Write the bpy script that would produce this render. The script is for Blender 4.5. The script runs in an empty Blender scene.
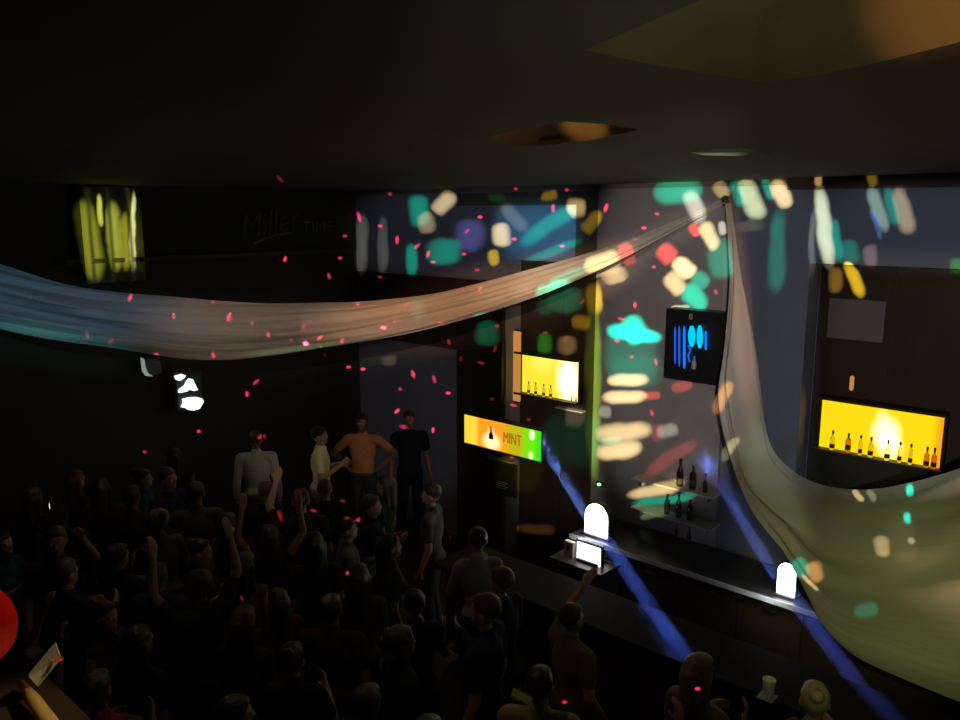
import bpy, bmesh, math, random
from mathutils import Vector, Matrix
random.seed(11)
S = bpy.context.scene
COL = S.collection
PI = math.pi

# ------------------------------------------------------------------ camera
W, H, F = 960, 720, 800.0
PITCH = math.atan(145 / 800)
AZ = math.radians(47.9)                       # angle between the bar wall (running along -X) and the view
EYE = Vector((0, 0, 4.35))
FH = Vector((-math.cos(AZ), math.sin(AZ), 0))
RIGHT = Vector((math.sin(AZ), math.cos(AZ), 0))
FWD = FH * math.cos(PITCH) + Vector((0, 0, -math.sin(PITCH)))
UP = RIGHT.cross(FWD)
cd = bpy.data.cameras.new('camera'); cam = bpy.data.objects.new('camera', cd); COL.objects.link(cam)
cd.sensor_width = 36; cd.lens = F / W * 36; cd.clip_start = 0.02
M = Matrix((RIGHT, UP, -FWD)).transposed().to_4x4(); M.translation = EYE
cam.matrix_world = M
S.camera = cam

BARY, LEFTX, CEIL = 7.5, -9.2, 4.675          # bar wall, far side wall, ceiling height
def ray(px, py):
    return (RIGHT * ((px - W / 2) / F) + UP * (-(py - H / 2) / F) + FWD)
def on_y(px, py, y=BARY):
    d = ray(px, py); return EYE + d * ((y - EYE.y) / d.y)
def on_x(px, py, x=LEFTX):
    d = ray(px, py); return EYE + d * ((x - EYE.x) / d.x)
def on_z(px, py, z):
    d = ray(px, py); return EYE + d * ((z - EYE.z) / d.z)
def on_plane(px, py, p0, n):
    d = ray(px, py); return EYE + d * ((p0 - EYE).dot(n) / d.dot(n))

# ------------------------------------------------------------------ materials
def nd(nt, t, **kw):
    n = nt.nodes.new(t)
    for k, v in kw.items():
        setattr(n, k, v)
    return n
def mat(name, col, rough=0.6, metal=0.0, var=0.15, scale=6.0, bump=0.0, trans=0.0, objcol=False, spec=0.5, stretch=None, ior=1.45):
    m = bpy.data.materials.new(name); m.use_nodes = True
    nt = m.node_tree; b = nt.nodes['Principled BSDF']; L = nt.links.new
    tc = nd(nt, 'ShaderNodeTexCoord'); mp = nd(nt, 'ShaderNodeMapping')
    L(tc.outputs['Object'], mp.inputs['Vector'])
    if stretch: mp.inputs['Scale'].default_value = stretch
    nz = nd(nt, 'ShaderNodeTexNoise'); nz.inputs['Scale'].default_value = scale; nz.inputs['Detail'].default_value = 4
    L(mp.outputs[0], nz.inputs['Vector'])
    mr = nd(nt, 'ShaderNodeMapRange'); L(nz.outputs['Fac'], mr.inputs['Value'])
    mr.inputs['To Min'].default_value = 1 - var; mr.inputs['To Max'].default_value = 1 + var
    mx = nd(nt, 'ShaderNodeVectorMath', operation='SCALE')
    if objcol:
        oi = nd(nt, 'ShaderNodeObjectInfo'); L(oi.outputs['Color'], mx.inputs[0])
    else:
        mx.inputs[0].default_value = col[:3]
    L(mr.outputs['Result'], mx.inputs['Scale']); L(mx.outputs[0], b.inputs['Base Color'])
    b.inputs['Roughness'].default_value = rough; b.inputs['Metallic'].default_value = metal
    b.inputs['Specular IOR Level'].default_value = spec
    if trans: b.inputs['Transmission Weight'].default_value = trans; b.inputs['IOR'].default_value = ior
    if bump:
        bp = nd(nt, 'ShaderNodeBump'); bp.inputs['Strength'].default_value = bump; bp.inputs['Distance'].default_value = 0.02
        L(nz.outputs['Fac'], bp.inputs['Height']); L(bp.outputs[0], b.inputs['Normal'])
    return m
def emis(name, col, strength):
    m = bpy.data.materials.new(name); m.use_nodes = True
    nt = m.node_tree; nt.nodes.remove(nt.nodes['Principled BSDF'])
    e = nd(nt, 'ShaderNodeEmission'); e.inputs['Color'].default_value = (*col, 1); e.inputs['Strength'].default_value = strength
    nt.links.new(e.outputs[0], nt.nodes['Material Output'].inputs['Surface'])
    return m
def lightbox_mat(name, base, spots, green=None, amber=None):
    """back-lit panel: yellow film with lamps glowing through it; spots = (u, v, radius, strength) in the panel's own metres"""
    m = bpy.data.materials.new(name); m.use_nodes = True
    nt = m.node_tree; nt.nodes.remove(nt.nodes['Principled BSDF']); L = nt.links.new
    tc = nd(nt, 'ShaderNodeTexCoord'); sp = nd(nt, 'ShaderNodeSeparateXYZ'); L(tc.outputs['Object'], sp.inputs[0])
    cb = nd(nt, 'ShaderNodeCombineXYZ'); L(sp.outputs['X'], cb.inputs[0]); L(sp.outputs['Z'], cb.inputs[1])
    prev = nd(nt, 'ShaderNodeRGB'); prev.outputs[0].default_value = (*base, 1); out = prev.outputs[0]
    for (u0, u1, col) in (amber or []) + (green or []):
        mr = nd(nt, 'ShaderNodeMapRange', interpolation_type='SMOOTHSTEP'); L(sp.outputs['X'], mr.inputs['Value'])
        mr.inputs['From Min'].default_value = u0; mr.inputs['From Max'].default_value = u1
        mx = nd(nt, 'ShaderNodeMix', data_type='RGBA'); L(mr.outputs['Result'], mx.inputs[0]); L(out, mx.inputs[6]); mx.inputs[7].default_value = (*col, 1)
        out = mx.outputs[2]
    for (u, v, r, ax, s) in spots:
        d = nd(nt, 'ShaderNodeVectorMath', operation='SUBTRACT'); L(cb.outputs[0], d.inputs[0]); d.inputs[1].default_value = (u, v, 0)
        d2 = nd(nt, 'ShaderNodeVectorMath', operation='MULTIPLY'); L(d.outputs[0], d2.inputs[0]); d2.inputs[1].default_value = (1 / ax, 1, 1)
        ln = nd(nt, 'ShaderNodeVectorMath', operation='LENGTH'); L(d2.outputs[0], ln.inputs[0])
        mr = nd(nt, 'ShaderNodeMapRange', interpolation_type='SMOOTHSTEP'); L(ln.outputs['Value'], mr.inputs['Value'])
        mr.inputs['From Min'].default_value = r; mr.inputs['From Max'].default_value = r * 0.25
        mr.inputs['To Min'].default_value = 0; mr.inputs['To Max'].default_value = s
        mx = nd(nt, 'ShaderNodeMix', data_type='RGBA', blend_type='ADD'); L(mr.outputs['Result'], mx.inputs[0]); L(out, mx.inputs[6]); mx.inputs[7].default_value = (1, .85, .6, 1)
        mx.clamp_factor = False
        out = mx.outputs[2]
    e = nd(nt, 'ShaderNodeEmission'); e.inputs['Strength'].default_value = 1.0; L(out, e.inputs['Color'])
    L(e.outputs[0], nt.nodes['Material Output'].inputs['Surface'])
    return m

MT = {}
MT['wall'] = mat('painted_blue_grey_wall', (.20, .205, .245), .8, var=.18, scale=3, bump=.1)
MT['pillar'] = mat('painted_grey_pillar', (.25, .235, .24), .8, var=.15, scale=4, bump=.1)
MT['header'] = mat('slate_blue_paint', (.18, .20, .27), .8, var=.15, scale=3)
MT['panel'] = mat('dark_brown_board', (.035, .025, .017), .6, var=.4, scale=5, stretch=(1, 1, .2), bump=.1)
MT['darkwall'] = mat('near_black_wall_paint', (.032, .027, .023), .8, var=.3, scale=3)
MT['ceil'] = mat('dark_brown_ceiling_paint', (.055, .042, .03), .75, var=.35, scale=2.5, bump=.15, stretch=(1, .35, 1))
MT['cove'] = mat('pale_plaster', (.34, .31, .22), .8, var=.12, scale=4, bump=.05)
MT['floor'] = mat('black_dance_floor', (.02, .018, .018), .35, var=.3, scale=3)
MT['wood'] = mat('dark_wood', (.045, .028, .018), .4, var=.35, scale=10, stretch=(.2, 1, 1))
MT['steel'] = mat('brushed_steel', (.55, .56, .58), .3, 1.0, var=.1, scale=40)
MT['palewood'] = mat('pale_shelf_edge', (.5, .42, .32), .5, var=.15, scale=12)
MT['black'] = mat('black_plastic', (.008, .008, .009), .45, var=.2, scale=20)
MT['brass'] = mat('polished_brass', (.85, .58, .22), .3, .5, var=.08, scale=30)
MT['glass'] = mat('clear_glass', (.8, .9, .88), .05, trans=.9, var=.02)
MT['amberglass'] = mat('amber_bottle_glass', (.85, .30, .04), .08, trans=.85, var=.05)
MT['clearbottle'] = mat('straw_bottle_glass', (.98, .80, .30), .06, trans=.92, var=.03)
MT['darkglass'] = mat('dark_bottle_glass', (.02, .014, .010), .12, var=.2)
MT['labelred'] = mat('dark_red_paper', (.10, .015, .01), .6, var=.2, scale=20)
MT['paper'] = mat('grey_card', (.45, .48, .42), .7, var=.2, scale=15)
MT['white'] = emis('white_lamp_glow', (.93, .97, 1), 9)
MT['screen'] = emis('white_screen', (.95, .98, 1), 3)
MT['stagewhite'] = emis('white_stage_lens', (.86, 1, .96), 1.6)
MT['stagedim'] = emis('dim_stage_rim', (.8, .9, .8), .3)
MT['neon'] = emis('blue_neon', (.01, .22, 1), 1.0)
MT['neonthin'] = emis('deep_blue_neon', (.02, .12, .75), .9)
MT['cyan'] = emis('cyan_neon', (.0, .55, 1), 1.25)
MT['greenled'] = emis('green_led', (.25, 1, .4), 2.5)
MT['phone'] = emis('phone_light', (.9, .9, 1), 3)
MT['dimletter'] = mat('unlit_letter', (.42, .36, .29), .6)
MT['faint'] = mat('dark_sign_letter', (.16, .13, .10), .6)
MT['lettering'] = emis('brown_print_on_lit_film', (.36, .13, .008), 1)
MT['cream'] = mat('cream_plastic', (.5, .48, .33), .6)
MT['cloth'] = mat('garment_cloth', None or (1, 1, 1), .85, var=.18, scale=30, objcol=True, bump=.3, spec=.2)
MT['skin'] = mat('skin', (1, 1, 1), .55, var=.06, scale=8, objcol=True)
MT['hair'] = mat('hair', (1, 1, 1), .45, var=.3, scale=60, objcol=True, stretch=(1, 1, .1), bump=.3)
MT['shoe'] = mat('black_shoe', (.01, .01, .01), .4)
MT['eye'] = mat('eye_white', (.6, .6, .58), .2)

def drape_mat():
    m = bpy.data.materials.new('sheer_white_fabric'); m.use_nodes = True
    nt = m.node_tree; b = nt.nodes['Principled BSDF']; L = nt.links.new
    tc = nd(nt, 'ShaderNodeTexCoord'); mp = nd(nt, 'ShaderNodeMapping'); mp.inputs['Scale'].default_value = (.6, 26, 1)
    L(tc.outputs['UV'], mp.inputs['Vector'])
    nz = nd(nt, 'ShaderNodeTexNoise'); nz.inputs['Scale'].default_value = 1.0; nz.inputs['Detail'].default_value = 5; nz.inputs['Distortion'].default_value = .3
    L(mp.outputs[0], nz.inputs['Vector'])
    bp = nd(nt, 'ShaderNodeBump'); bp.inputs['Strength'].default_value = .3; bp.inputs['Distance'].default_value = .05
    L(nz.outputs['Fac'], bp.inputs['Height']); L(bp.outputs[0], b.inputs['Normal'])
    b.inputs['Base Color'].default_value = (.62, .60, .56, 1); b.inputs['Roughness'].default_value = .7
    b.inputs['Sheen Weight'].default_value = .3
    tr = nd(nt, 'ShaderNodeBsdfTranslucent'); tr.inputs['Color'].default_value = (.6, .58, .54, 1); L(bp.outputs[0], tr.inputs['Normal'])
    tp = nd(nt, 'ShaderNodeBsdfTransparent')
    m1 = nd(nt, 'ShaderNodeMixShader'); m1.inputs[0].default_value = .25; L(b.outputs[0], m1.inputs[1]); L(tr.outputs[0], m1.inputs[2])
    m2 = nd(nt, 'ShaderNodeMixShader'); m2.inputs[0].default_value = .10; L(m1.outputs[0], m2.inputs[1]); L(tp.outputs[0], m2.inputs[2])
    L(m2.outputs[0], nt.nodes['Material Output'].inputs['Surface'])
    return m
MT['drape'] = drape_mat()

# ------------------------------------------------------------------ object helpers
def link(name, me, m, parent=None, loc=None):
    o = bpy.data.objects.new(name, me); COL.objects.link(o)
    if m and not me.materials: me.materials.append(m)
    if parent: o.parent = parent
    if loc is not None: o.location = loc
    return o
def obj(name, bm, m, parent=None, loc=None, smooth=False):
    me = bpy.data.meshes.new(name)
    bmesh.ops.recalc_face_normals(bm, faces=bm.faces)
    bm.to_mesh(me); bm.free()
    if smooth:
        for p in me.polygons: p.use_smooth = True
    return link(name, me, m, parent, loc)
def tag(o, label, cat, group=None, kind=None):
    if label: o['label'] = label
    if cat: o['category'] = cat
    if group: o['group'] = group
    if kind: o['kind'] = kind
    return o
def thing(name, label, cat, loc=(0, 0, 0), rotz=0, group=None):
    o = bpy.data.objects.new(name, None); COL.objects.link(o); o.empty_display_size = .1
    o.location = loc; o.rotation_euler = (0, 0, rotz)
    return tag(o, label, cat, group)
def struct(name, bm, m, label=None):
    o = obj(name, bm, m); o['kind'] = 'structure'
    if label: o['label'] = label
    return o
def box(bm, x0, x1, y0, y1, z0, z1, bev=0.0):
    b2 = bmesh.new()
    bmesh.ops.create_cube(b2, size=1)
    bmesh.ops.transform(b2, verts=b2.verts, matrix=Matrix.Translation(((x0 + x1) / 2, (y0 + y1) / 2, (z0 + z1) / 2)) @ Matrix.Diagonal((x1 - x0, y1 - y0, z1 - z0, 1)))
    if bev: bmesh.ops.bevel(b2, geom=b2.edges, offset=bev, segments=2, affect='EDGES')
    me = bpy.data.meshes.new('t'); b2.to_mesh(me); b2.free(); bm.from_mesh(me); bpy.data.meshes.remove(me)
    return bm
def NB(): return bmesh.new()
def bx(*a, **k): return box(NB(), *a, **k)
def poly_prism(bm, pts, y0, y1):
    """outline in (x, z) with thickness along y"""
    a = [bm.verts.new((p[0], y0, p[1])) for p in pts]; b = [bm.verts.new((p[0], y1, p[1])) for p in pts]
    bm.faces.new(a); bm.faces.new(b[::-1]); n = len(pts)
    for i in range(n): bm.faces.new((a[i], b[i], b[(i + 1) % n], a[(i + 1) % n]))
    return bm
def lathe(bm, prof, n=20, c=(0, 0, 0)):
    rings = []
    for r, z in prof:
        rings.append([bm.verts.new((c[0] + r * math.cos(2 * PI * k / n), c[1] + r * math.sin(2 * PI * k / n), c[2] + z)) for k in range(n)])
    for i in range(len(rings) - 1):
        for k in range(n):
            bm.faces.new((rings[i][k], rings[i][(k + 1) % n], rings[i + 1][(k + 1) % n], rings[i + 1][k]))
    bm.faces.new(rings[0][::-1]); bm.faces.new(rings[-1])
    return bm
def tube(bm, pts, r, n=10):
    pts = [Vector(p) for p in pts]; rings = []
    rr = r if isinstance(r, (list, tuple)) else [r] * len(pts)
    for i, p in enumerate(pts):
        d = (pts[min(i + 1, len(pts) - 1)] - pts[max(i - 1, 0)]).normalized()
        u = d.orthogonal().normalized() if i == 0 else (u - d * u.dot(d)).normalized()
        v = d.cross(u)
        rings.append([bm.verts.new(p + (u * math.cos(2 * PI * k / n) + v * math.sin(2 * PI * k / n)) * rr[i]) for k in range(n)])
    for i in range(len(rings) - 1):
        for k in range(n):
            bm.faces.new((rings[i][k], rings[i][(k + 1) % n], rings[i + 1][(k + 1) % n], rings[i + 1][k]))
    bm.faces.new(rings[0][::-1]); bm.faces.new(rings[-1])
    return bm
def text_mesh(name, s, size, m, parent, loc, rot=(PI / 2, 0, 0), shear=0.0, ext=.004, xscale=1.0):
    c = bpy.data.curves.new('t', 'FONT'); c.body = s; c.size = size; c.shear = shear; c.extrude = ext; c.align_x = 'CENTER'; c.align_y = 'CENTER'
    t = bpy.data.objects.new('t', c); COL.objects.link(t)
    bpy.context.view_layer.update()
    me = bpy.data.meshes.new_from_object(t.evaluated_get(bpy.context.evaluated_depsgraph_get()))
    bpy.data.objects.remove(t); bpy.data.curves.remove(c)
    me.materials.clear()
    o = link(name, me, m, parent, loc); o.rotation_euler = rot; o.scale = (xscale, 1, 1)
    return o

# ------------------------------------------------------------------ lights
def aim(o, target):
    d = (Vector(target) - o.location).normalized()
    o.rotation_euler = d.to_track_quat('-Z', 'Y').to_euler()
def spot(name, loc, target, watts, col, deg, blend=.3, radius=.03):
    l = bpy.data.lights.new(name, 'SPOT'); l.energy = watts; l.color = col; l.spot_size = math.radians(deg); l.spot_blend = blend
    l.shadow_soft_size = radius
    o = bpy.data.objects.new(name, l); COL.objects.link(o); o.location = loc; aim(o, target)
    return o
def point(name, loc, watts, col, radius=.05):
    l = bpy.data.lights.new(name, 'POINT'); l.energy = watts; l.color = col; l.shadow_soft_size = radius
    o = bpy.data.objects.new(name, l); COL.objects.link(o); o.location = loc
    return o

# ================================================================== ROOM SHELL
X0, X1, Y0 = LEFTX, 4.0, -3.2
struct('floor', bx(X0 - .2, X1 + .2, Y0 - .2, BARY + .6, -.15, 0), MT['floor'], 'black dance floor under the crowd')
struct('wall_left', bx(X0 - .2, X0, Y0, BARY + .6, 0, CEIL + .5), MT['darkwall'], 'dark far side wall behind the crowd')
struct('wall_right', bx(X1, X1 + .2, Y0, BARY + .6, 0, CEIL + .5), MT['darkwall'])
struct('wall_back', bx(X0, X1, Y0 - .2, Y0, 0, CEIL + .5), MT['darkwall'])

# bar wall: solid stretches and two recessed dark bays (0.28 deep)
DEP = .28
def wx(px): return on_y(px, 215).x
xa, xb = wx(507), wx(601)                     # first bay
xc = wx(814)                                  # second bay, runs out of the frame
xd = .6
zb1 = on_y(560, 262).z                        # underside of first header
zb2 = on_y(880, 266).z
b = NB()
box(b, X0, xa, BARY, BARY + .5, 0, CEIL)      # far stretch
box(b, xb, xc, BARY, BARY + .5, 0, CEIL)      # pillar and plain wall
box(b, xd, X1, BARY, BARY + .5, 0, CEIL)
box(b, xa, xb, BARY + DEP, BARY + .5, 0, CEIL)
box(b, xc, xd, BARY + DEP, BARY + .5, 0, CEIL)
struct('wall_bar', b, MT['wall'], 'blue grey wall behind the bar')
struct('trim_1', bx(xa, xb, BARY, BARY + DEP, zb1, CEIL), MT['header'], 'slate blue header above the bay with the lit displays')
struct('trim_2', bx(xc, xd, BARY, BARY + DEP, zb2, CEIL), MT['header'], 'slate blue header above the dark bay near the pale drape')
struct('trim_3', bx(wx(795), xd + 1, BARY - .22, BARY - .02, on_y(880, 187.5, BARY - .22).z, CEIL), MT['ceil'], 'dark beam along the top of the bar wall')
# dark cladding boards inside the bays
def cladding(x0, x1, z1, label):
    t = thing('wall_cladding', label, 'cladding', ((x0 + x1) / 2, BARY + DEP, 0))
    n = max(2, int((x1 - x0) / .55)); w = (x1 - x0) / n
    for i in range(n):
        obj('board', bx(x0 + i * w + .003 - t.location.x, x0 + (i + 1) * w - .003 - t.location.x, -.02, 0, 0, z1, bev=.003), MT['panel'], t)
cladding(xa + .01, xb - .01, zb1 - .01, 'dark brown board cladding behind the two displays, between pillar and far wall')
cladding(xc + .01, xd - .01, zb2 - .01, 'dark brown board cladding behind the wide row of backlit bottles')
# dark board on the far stretch, lower than the blue band
fx0, fx1 = X0 + .02, xa - .02
zt = on_y(430, 276).z; zl = on_y(430, 345).z
struct('trim_4', bx(fx0, fx1, BARY - .05, BARY - .001, zl, zt), MT['panel'], 'dark board strip under the blue band of the far wall')
px0 = wx(459)
struct('trim_5', bx(px0, xa - .02, BARY - .06, BARY - .001, 0, zl - .01), MT['panel'], 'dark board carrying the long yellow sign')
# pillar skin between the bay and the plain wall
pr = wx(735)
struct('trim_6', bx(xb, pr, BARY - .06, BARY - .001, 0, CEIL), MT['pillar'], 'grey pillar carrying the blue neon sign')
struct('trim_7', bx(X0, X1, BARY - .12, BARY - .06, CEIL - .05, CEIL), mat('trim_paint', (.16, .14, .11), .45), 'narrow moulding where bar wall meets ceiling')
hd = mat('brown_frame_paint', (.075, .065, .05), .7)
hx0, hx1, hx2 = wx(459), wx(578), xb - .005; hz0, hz1 = on_y(560, 262).z, on_y(540, 205).z
struct('trim_9', bx(hx0, hx2, BARY - .035, BARY - .001, hz1, CEIL - .06), hd, 'brown strip above the blue header panel')
struct('trim_10', bx(hx1, hx2, BARY - .035, BARY - .001, hz0, hz1), hd, 'brown strip between the blue header panel and the grey pillar')
# side wall ledge behind the long drape
struct('trim_8', bx(X0, X0 + .12, on_x(60, 250).y, BARY - .1, on_x(260, 252).z - .05, on_x(260, 252).z), mat('ledge_brown', (.06, .04, .025), .6), 'brown ledge on the far side wall')

# ceiling with three shallow plaster coves
def zc(px, py): return on_z(px, py, CEIL)
coves = [[(585, 50), (640, 62), (700, 73), (760, 82), (820, 75), (880, 62), (960, 42), (1060, 8), (1100, -60), (960, -70), (820, -40), (700, 0)],
         [(484, 138), (505, 144), (540, 146), (585, 141), (640, 130), (605, 124), (565, 121.5), (525, 128)],
         [(686, 152), (705, 155.5), (735, 156), (774, 153), (745, 148.5), (712, 149)]]
b = NB()
def loop(pts):
    vs = [b.verts.new(p) for p in pts]
    return vs, [b.edges.new((vs[i], vs[(i + 1) % len(vs)])) for i in range(len(vs))]
E = []
_, e = loop([(X0, Y0, CEIL), (X1, Y0, CEIL), (X1, BARY + .3, CEIL), (X0, BARY + .3, CEIL)]); E += e
CV = []
for c in coves:
    pts = [zc(*p) for p in c]; CV.append(pts)
    _, e = loop([(p.x, p.y, CEIL) for p in pts]); E += e
bmesh.ops.triangle_fill(b, use_beauty=True, use_dissolve=False, edges=E)
# keep the holes open
def inside(p, poly):
    r = False; n = len(poly)
    for i in range(n):
        a, c = poly[i], poly[(i + 1) % n]
        if (a.y > p.y) != (c.y > p.y) and p.x < (c.x - a.x) * (p.y - a.y) / (c.y - a.y) + a.x: r = not r
    return r
bmesh.ops.delete(b, geom=[f for f in b.faces if any(inside(f.calc_center_median(), q) for q in CV)], context='FACES_ONLY')
struct('ceiling', b, MT['ceil'], 'low dark brown ceiling with pale recesses')
b = NB(); box(b, X0 - .2, X1 + .2, Y0 - .2, BARY + .6, CEIL + .5, CEIL + .6)
struct('ceiling_slab', b, MT['darkwall'])
for i, pts in enumerate(CV):
    b = NB(); ctr = sum(pts, Vector()) / len(pts); rings = []
    for s, dz in ((1, 0), (1.0, .03), (.93, .13), (.75, .2), (.4, .235), (.02, .245)):
        hh = (1, .75, .45)[i]
        rings.append([b.verts.new((ctr.x + (p.x - ctr.x) * s, ctr.y + (p.y - ctr.y) * s, CEIL + dz * hh)) for p in pts])
    for k in range(len(rings) - 1):
        for j in range(len(pts)):
            b.faces.new((rings[k][j], rings[k][(j + 1) % len(pts)], rings[k + 1][(j + 1) % len(pts)], rings[k + 1][j]))
    b.faces.new(rings[-1])
    o = obj('ceiling_cove', b, MT['cove'], smooth=True)
    o['kind'] = 'structure'
    o['label'] = ('large pale domed recess in the ceiling', 'lens shaped ceiling recess glowing amber', 'small ceiling recess with teal light near the bar wall')[i]

# balcony under the photographer
struct('floor_balcony', bx(-3.0, X1, Y0, .15, 2.55, 2.72), MT['floor'], 'balcony floor under the camera')
t = thing('drink_rail', 'dark wooden balcony ledge with a brass edge beside the grey card', 'rail', (-.6, .2, 2.72))
obj('ledge', bx(-1.9, .5, -.1, .12, 1.02, 1.06, bev=.006), MT['wood'], t)
obj('front_panel', bx(-1.9, .5, -.06, -.03, 0, 1.02), MT['panel'], t)
bp = [on_z(21, 683, 3.80), on_z(46, 718, 3.80)]
dirn = (bp[1] - bp[0]).normalized()
tb = NB(); tube(tb, [bp[0] - t.location, bp[0] + dirn * .05 - t.location, bp[1] + dirn * .2 - t.location], [.004, .008, .011], 14)
obj('brass_edge', tb, MT['brass'], t, smooth=True)
cpt = [on_z(29, 677, 3.83), on_z(38, 687, 3.80), on_z(61, 659, 3.83), on_z(56, 645, 3.87)]
b = NB(); up = Vector((0, 0, .004))
f = [b.verts.new(p) for p in cpt]; g = [b.verts.new(p + up) for p in cpt]
b.faces.new(f); b.faces.new(g[::-1])
for i in range(4): b.faces.new((f[i], g[i], g[(i + 1) % 4], f[(i + 1) % 4]))
cc = thing('drinks_card', 'small grey card tilted above the brass edge of the balcony ledge', 'card')
obj('card', b, MT['paper'], cc)
b = NB(); q = (cpt[2] + cpt[3] + cpt[1]) / 3
for k, (dx, dy) in enumerate(((0, 0), (.008, .006), (-.007, .004), (.002, -.008))):
    bmesh.ops.create_uvsphere(b, u_segments=8, v_segments=6, radius=.005, matrix=Matrix.Translation(q + Vector((dx, dy, .006))) @ Matrix.Diagonal((1, 1, .2, 1)))
obj('printed_mark', b, mat('red_print', (.5, .03, .03), .6), cc)['label'] = 'red printed mark'

# ================================================================== DRAPES
A3 = Vector((on_y(727, 200).x, BARY - .12, 0))
def lerp_table(tab, x):
    for (x0, y0), (x1, y1) in zip(tab, tab[1:]):
        if x <= x1: return y0 + (y1 - y0) * (x - x0) / (x1 - x0)
    return tab[-1][1]
def smooth_table(tab, x, h):
    return sum(lerp_table(tab, x + k * h) for k in (-1, -.5, 0, .5, 1)) / 5
def grid_mesh(name, rows, m, parent=None, sub=1):
    b = NB(); uvl = b.loops.layers.uv.new('UVMap')
    vs = [[b.verts.new(p) for p in r] for r in rows]; nr = len(rows); nc = len(rows[0])
    for i in range(nr - 1):
        for j in range(nc - 1):
            fc = b.faces.new((vs[i][j], vs[i][j + 1], vs[i + 1][j + 1], vs[i + 1][j])); fc.smooth = True
            for lp, (a, c) in zip(fc.loops, ((i, j), (i, j + 1), (i + 1, j + 1), (i + 1, j))):
                lp[uvl].uv = (a / (nr - 1) * 10, c / (nc - 1))
    me = bpy.data.meshes.new(name); b.to_mesh(me); b.free()
    return link(name, me, m, parent)
# --- long swag
B3 = Vector((-5.05, 1.45, 0)); dA = (B3 - A3).normalized(); nA = Vector((dA.y, -dA.x, 0))
if nA.dot(EYE - A3) < 0: nA = -nA
up_t = [(-60, 247), (0, 265), (60, 283), (130, 294), (200, 300), (280, 303), (355, 303), (430, 293), (500, 278), (560, 262), (620, 244), (660, 228), (700, 211), (722, 199), (800, 160)]
lo_t = [(-60, 312), (0, 328), (60, 341), (120, 350), (180, 358), (230, 360), (290, 355), (355, 345), (420, 332), (480, 316), (540, 295), (590, 274), (640, 249), (690, 222), (722, 206), (800, 165)]
rows = []
tw = [random.uniform(-1, 1) for _ in range(12)]
NA, MA = 150, 40
# continuation beyond the frame up to the balcony ceiling
def swag_row(T, Bm, s):
    r = []
    for j in range(MA + 1):
        v = j / MA
        p = T.lerp(Bm, v)
        amp = .035 + .03 * math.sin(s * 5 + tw[0])
        fold = math.sin(v * 17 + 1.5 * math.sin(s * 4)) * .5 + math.sin(v * 31 + s * 6 + 2) * .25 + math.sin(v * 9 - s * 3) * .6
        belly = math.sin(PI * v) * .09
        thin = min(1, (T - Bm).length / .22)
        r.append(p + nA * (belly * thin + fold * amp * thin) + Vector((0, 0, .006 * thin * math.sin(v * 40 + s * 9))))
    return r
first_T = on_plane(-55, smooth_table(up_t, -55, 3), A3, nA); first_B = on_plane(-55, smooth_table(lo_t, -55, 3), A3, nA)
endp = Vector((first_T.x - .35, first_T.y - 2.0, CEIL - .02))
for i in range(24):
    u = i / 24
    T = endp.lerp(first_T, u); Bm = (endp - Vector((0, 0, .12))).lerp(first_B, u)
    T.z -= .18 * math.sin(PI * u); Bm.z -= .18 * math.sin(PI * u)
    rows.append(swag_row(T, Bm, -1 + u))
for i in range(NA + 1):
    px = -55 + (724 + 55) * i / NA
    h = 18 if px < 680 else 3
    T = on_plane(px, smooth_table(up_t, px, h), A3, nA); Bm = on_plane(px, smooth_table(lo_t, px, h), A3, nA)
    rows.append(swag_row(T, Bm, i / NA * 3))
tdr = thing('drape_swag', 'long pale fabric swag strung high across the room, ending at the bar wall', 'drape', (A3.x, A3.y, 4.4), 0, None)
d1 = grid_mesh('fabric', [[p - tdr.location for p in r] for r in rows], MT['drape'], tdr)
# --- falling swag nearer the bar
C3 = Vector((-.93, 4.5, 0)); dB = (C3 - A3).normalized(); nB = Vector((dB.y, -dB.x, 0))
if nB.dot(EYE - A3) < 0: nB = -nB
e_up = [(731, 203), (738, 250), (744, 290), (749, 340), (754, 380), (762, 420), (768, 450), (785, 470), (806, 482), (830, 488), (860, 490), (890, 488), (925, 481), (960, 471), (1000, 456), (1040, 436)]
e_lo = [(727, 203), (731, 255), (735, 300), (738, 355), (740, 405), (747, 450), (757, 490), (780, 533), (806, 566), (818, 600), (832, 634), (855, 656), (885, 670), (920, 685), (960, 702), (1000, 716), (1040, 728)]
def resample(pl, n):
    d = [0]
    for a, c in zip(pl, pl[1:]): d.append(d[-1] + math.dist(a, c))
    out = []
    for i in range(n + 1):
        s = d[-1] * i / n; k = 0
        while k < len(d) - 2 and d[k + 1] < s: k += 1
        u = (s - d[k]) / (d[k + 1] - d[k]); out.append((pl[k][0] + (pl[k + 1][0] - pl[k][0]) * u, pl[k][1] + (pl[k + 1][1] - pl[k][1]) * u))
    for _ in range(6):
        out = [out[0]] + [((out[i - 1][0] + out[i][0] * 2 + out[i + 1][0]) / 4, (out[i - 1][1] + out[i][1] * 2 + out[i + 1][1]) / 4) for i in range(1, n)] + [out[-1]]
    return out
NBR, MB = 130, 60
U, Lw = resample(e_up, NBR), resample(e_lo, NBR)
rows = []
def fall_row(T, Bm, s):
    r = []
    for j in range(MB + 1):
        v = j / MB; p = T.lerp(Bm, v); wd = min(1, (T - Bm).length / .5)
        # folds fan out from the fixing point: steep creases near the top edge, wide ones below
        q = v ** .8
        fold = math.sin(q * 24 + 2.2 * math.sin(s * 2.2)) * .30 + math.sin(q * 13 - s * 2) * .5 + math.sin(q * 41 + s * 3) * .12
        r.append(p + nB * (math.sin(PI * v) * .22 * wd ** 2 + fold * (.016 + .11 * wd) * (.35 + .65 * (1 - v))))
    return r
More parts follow.
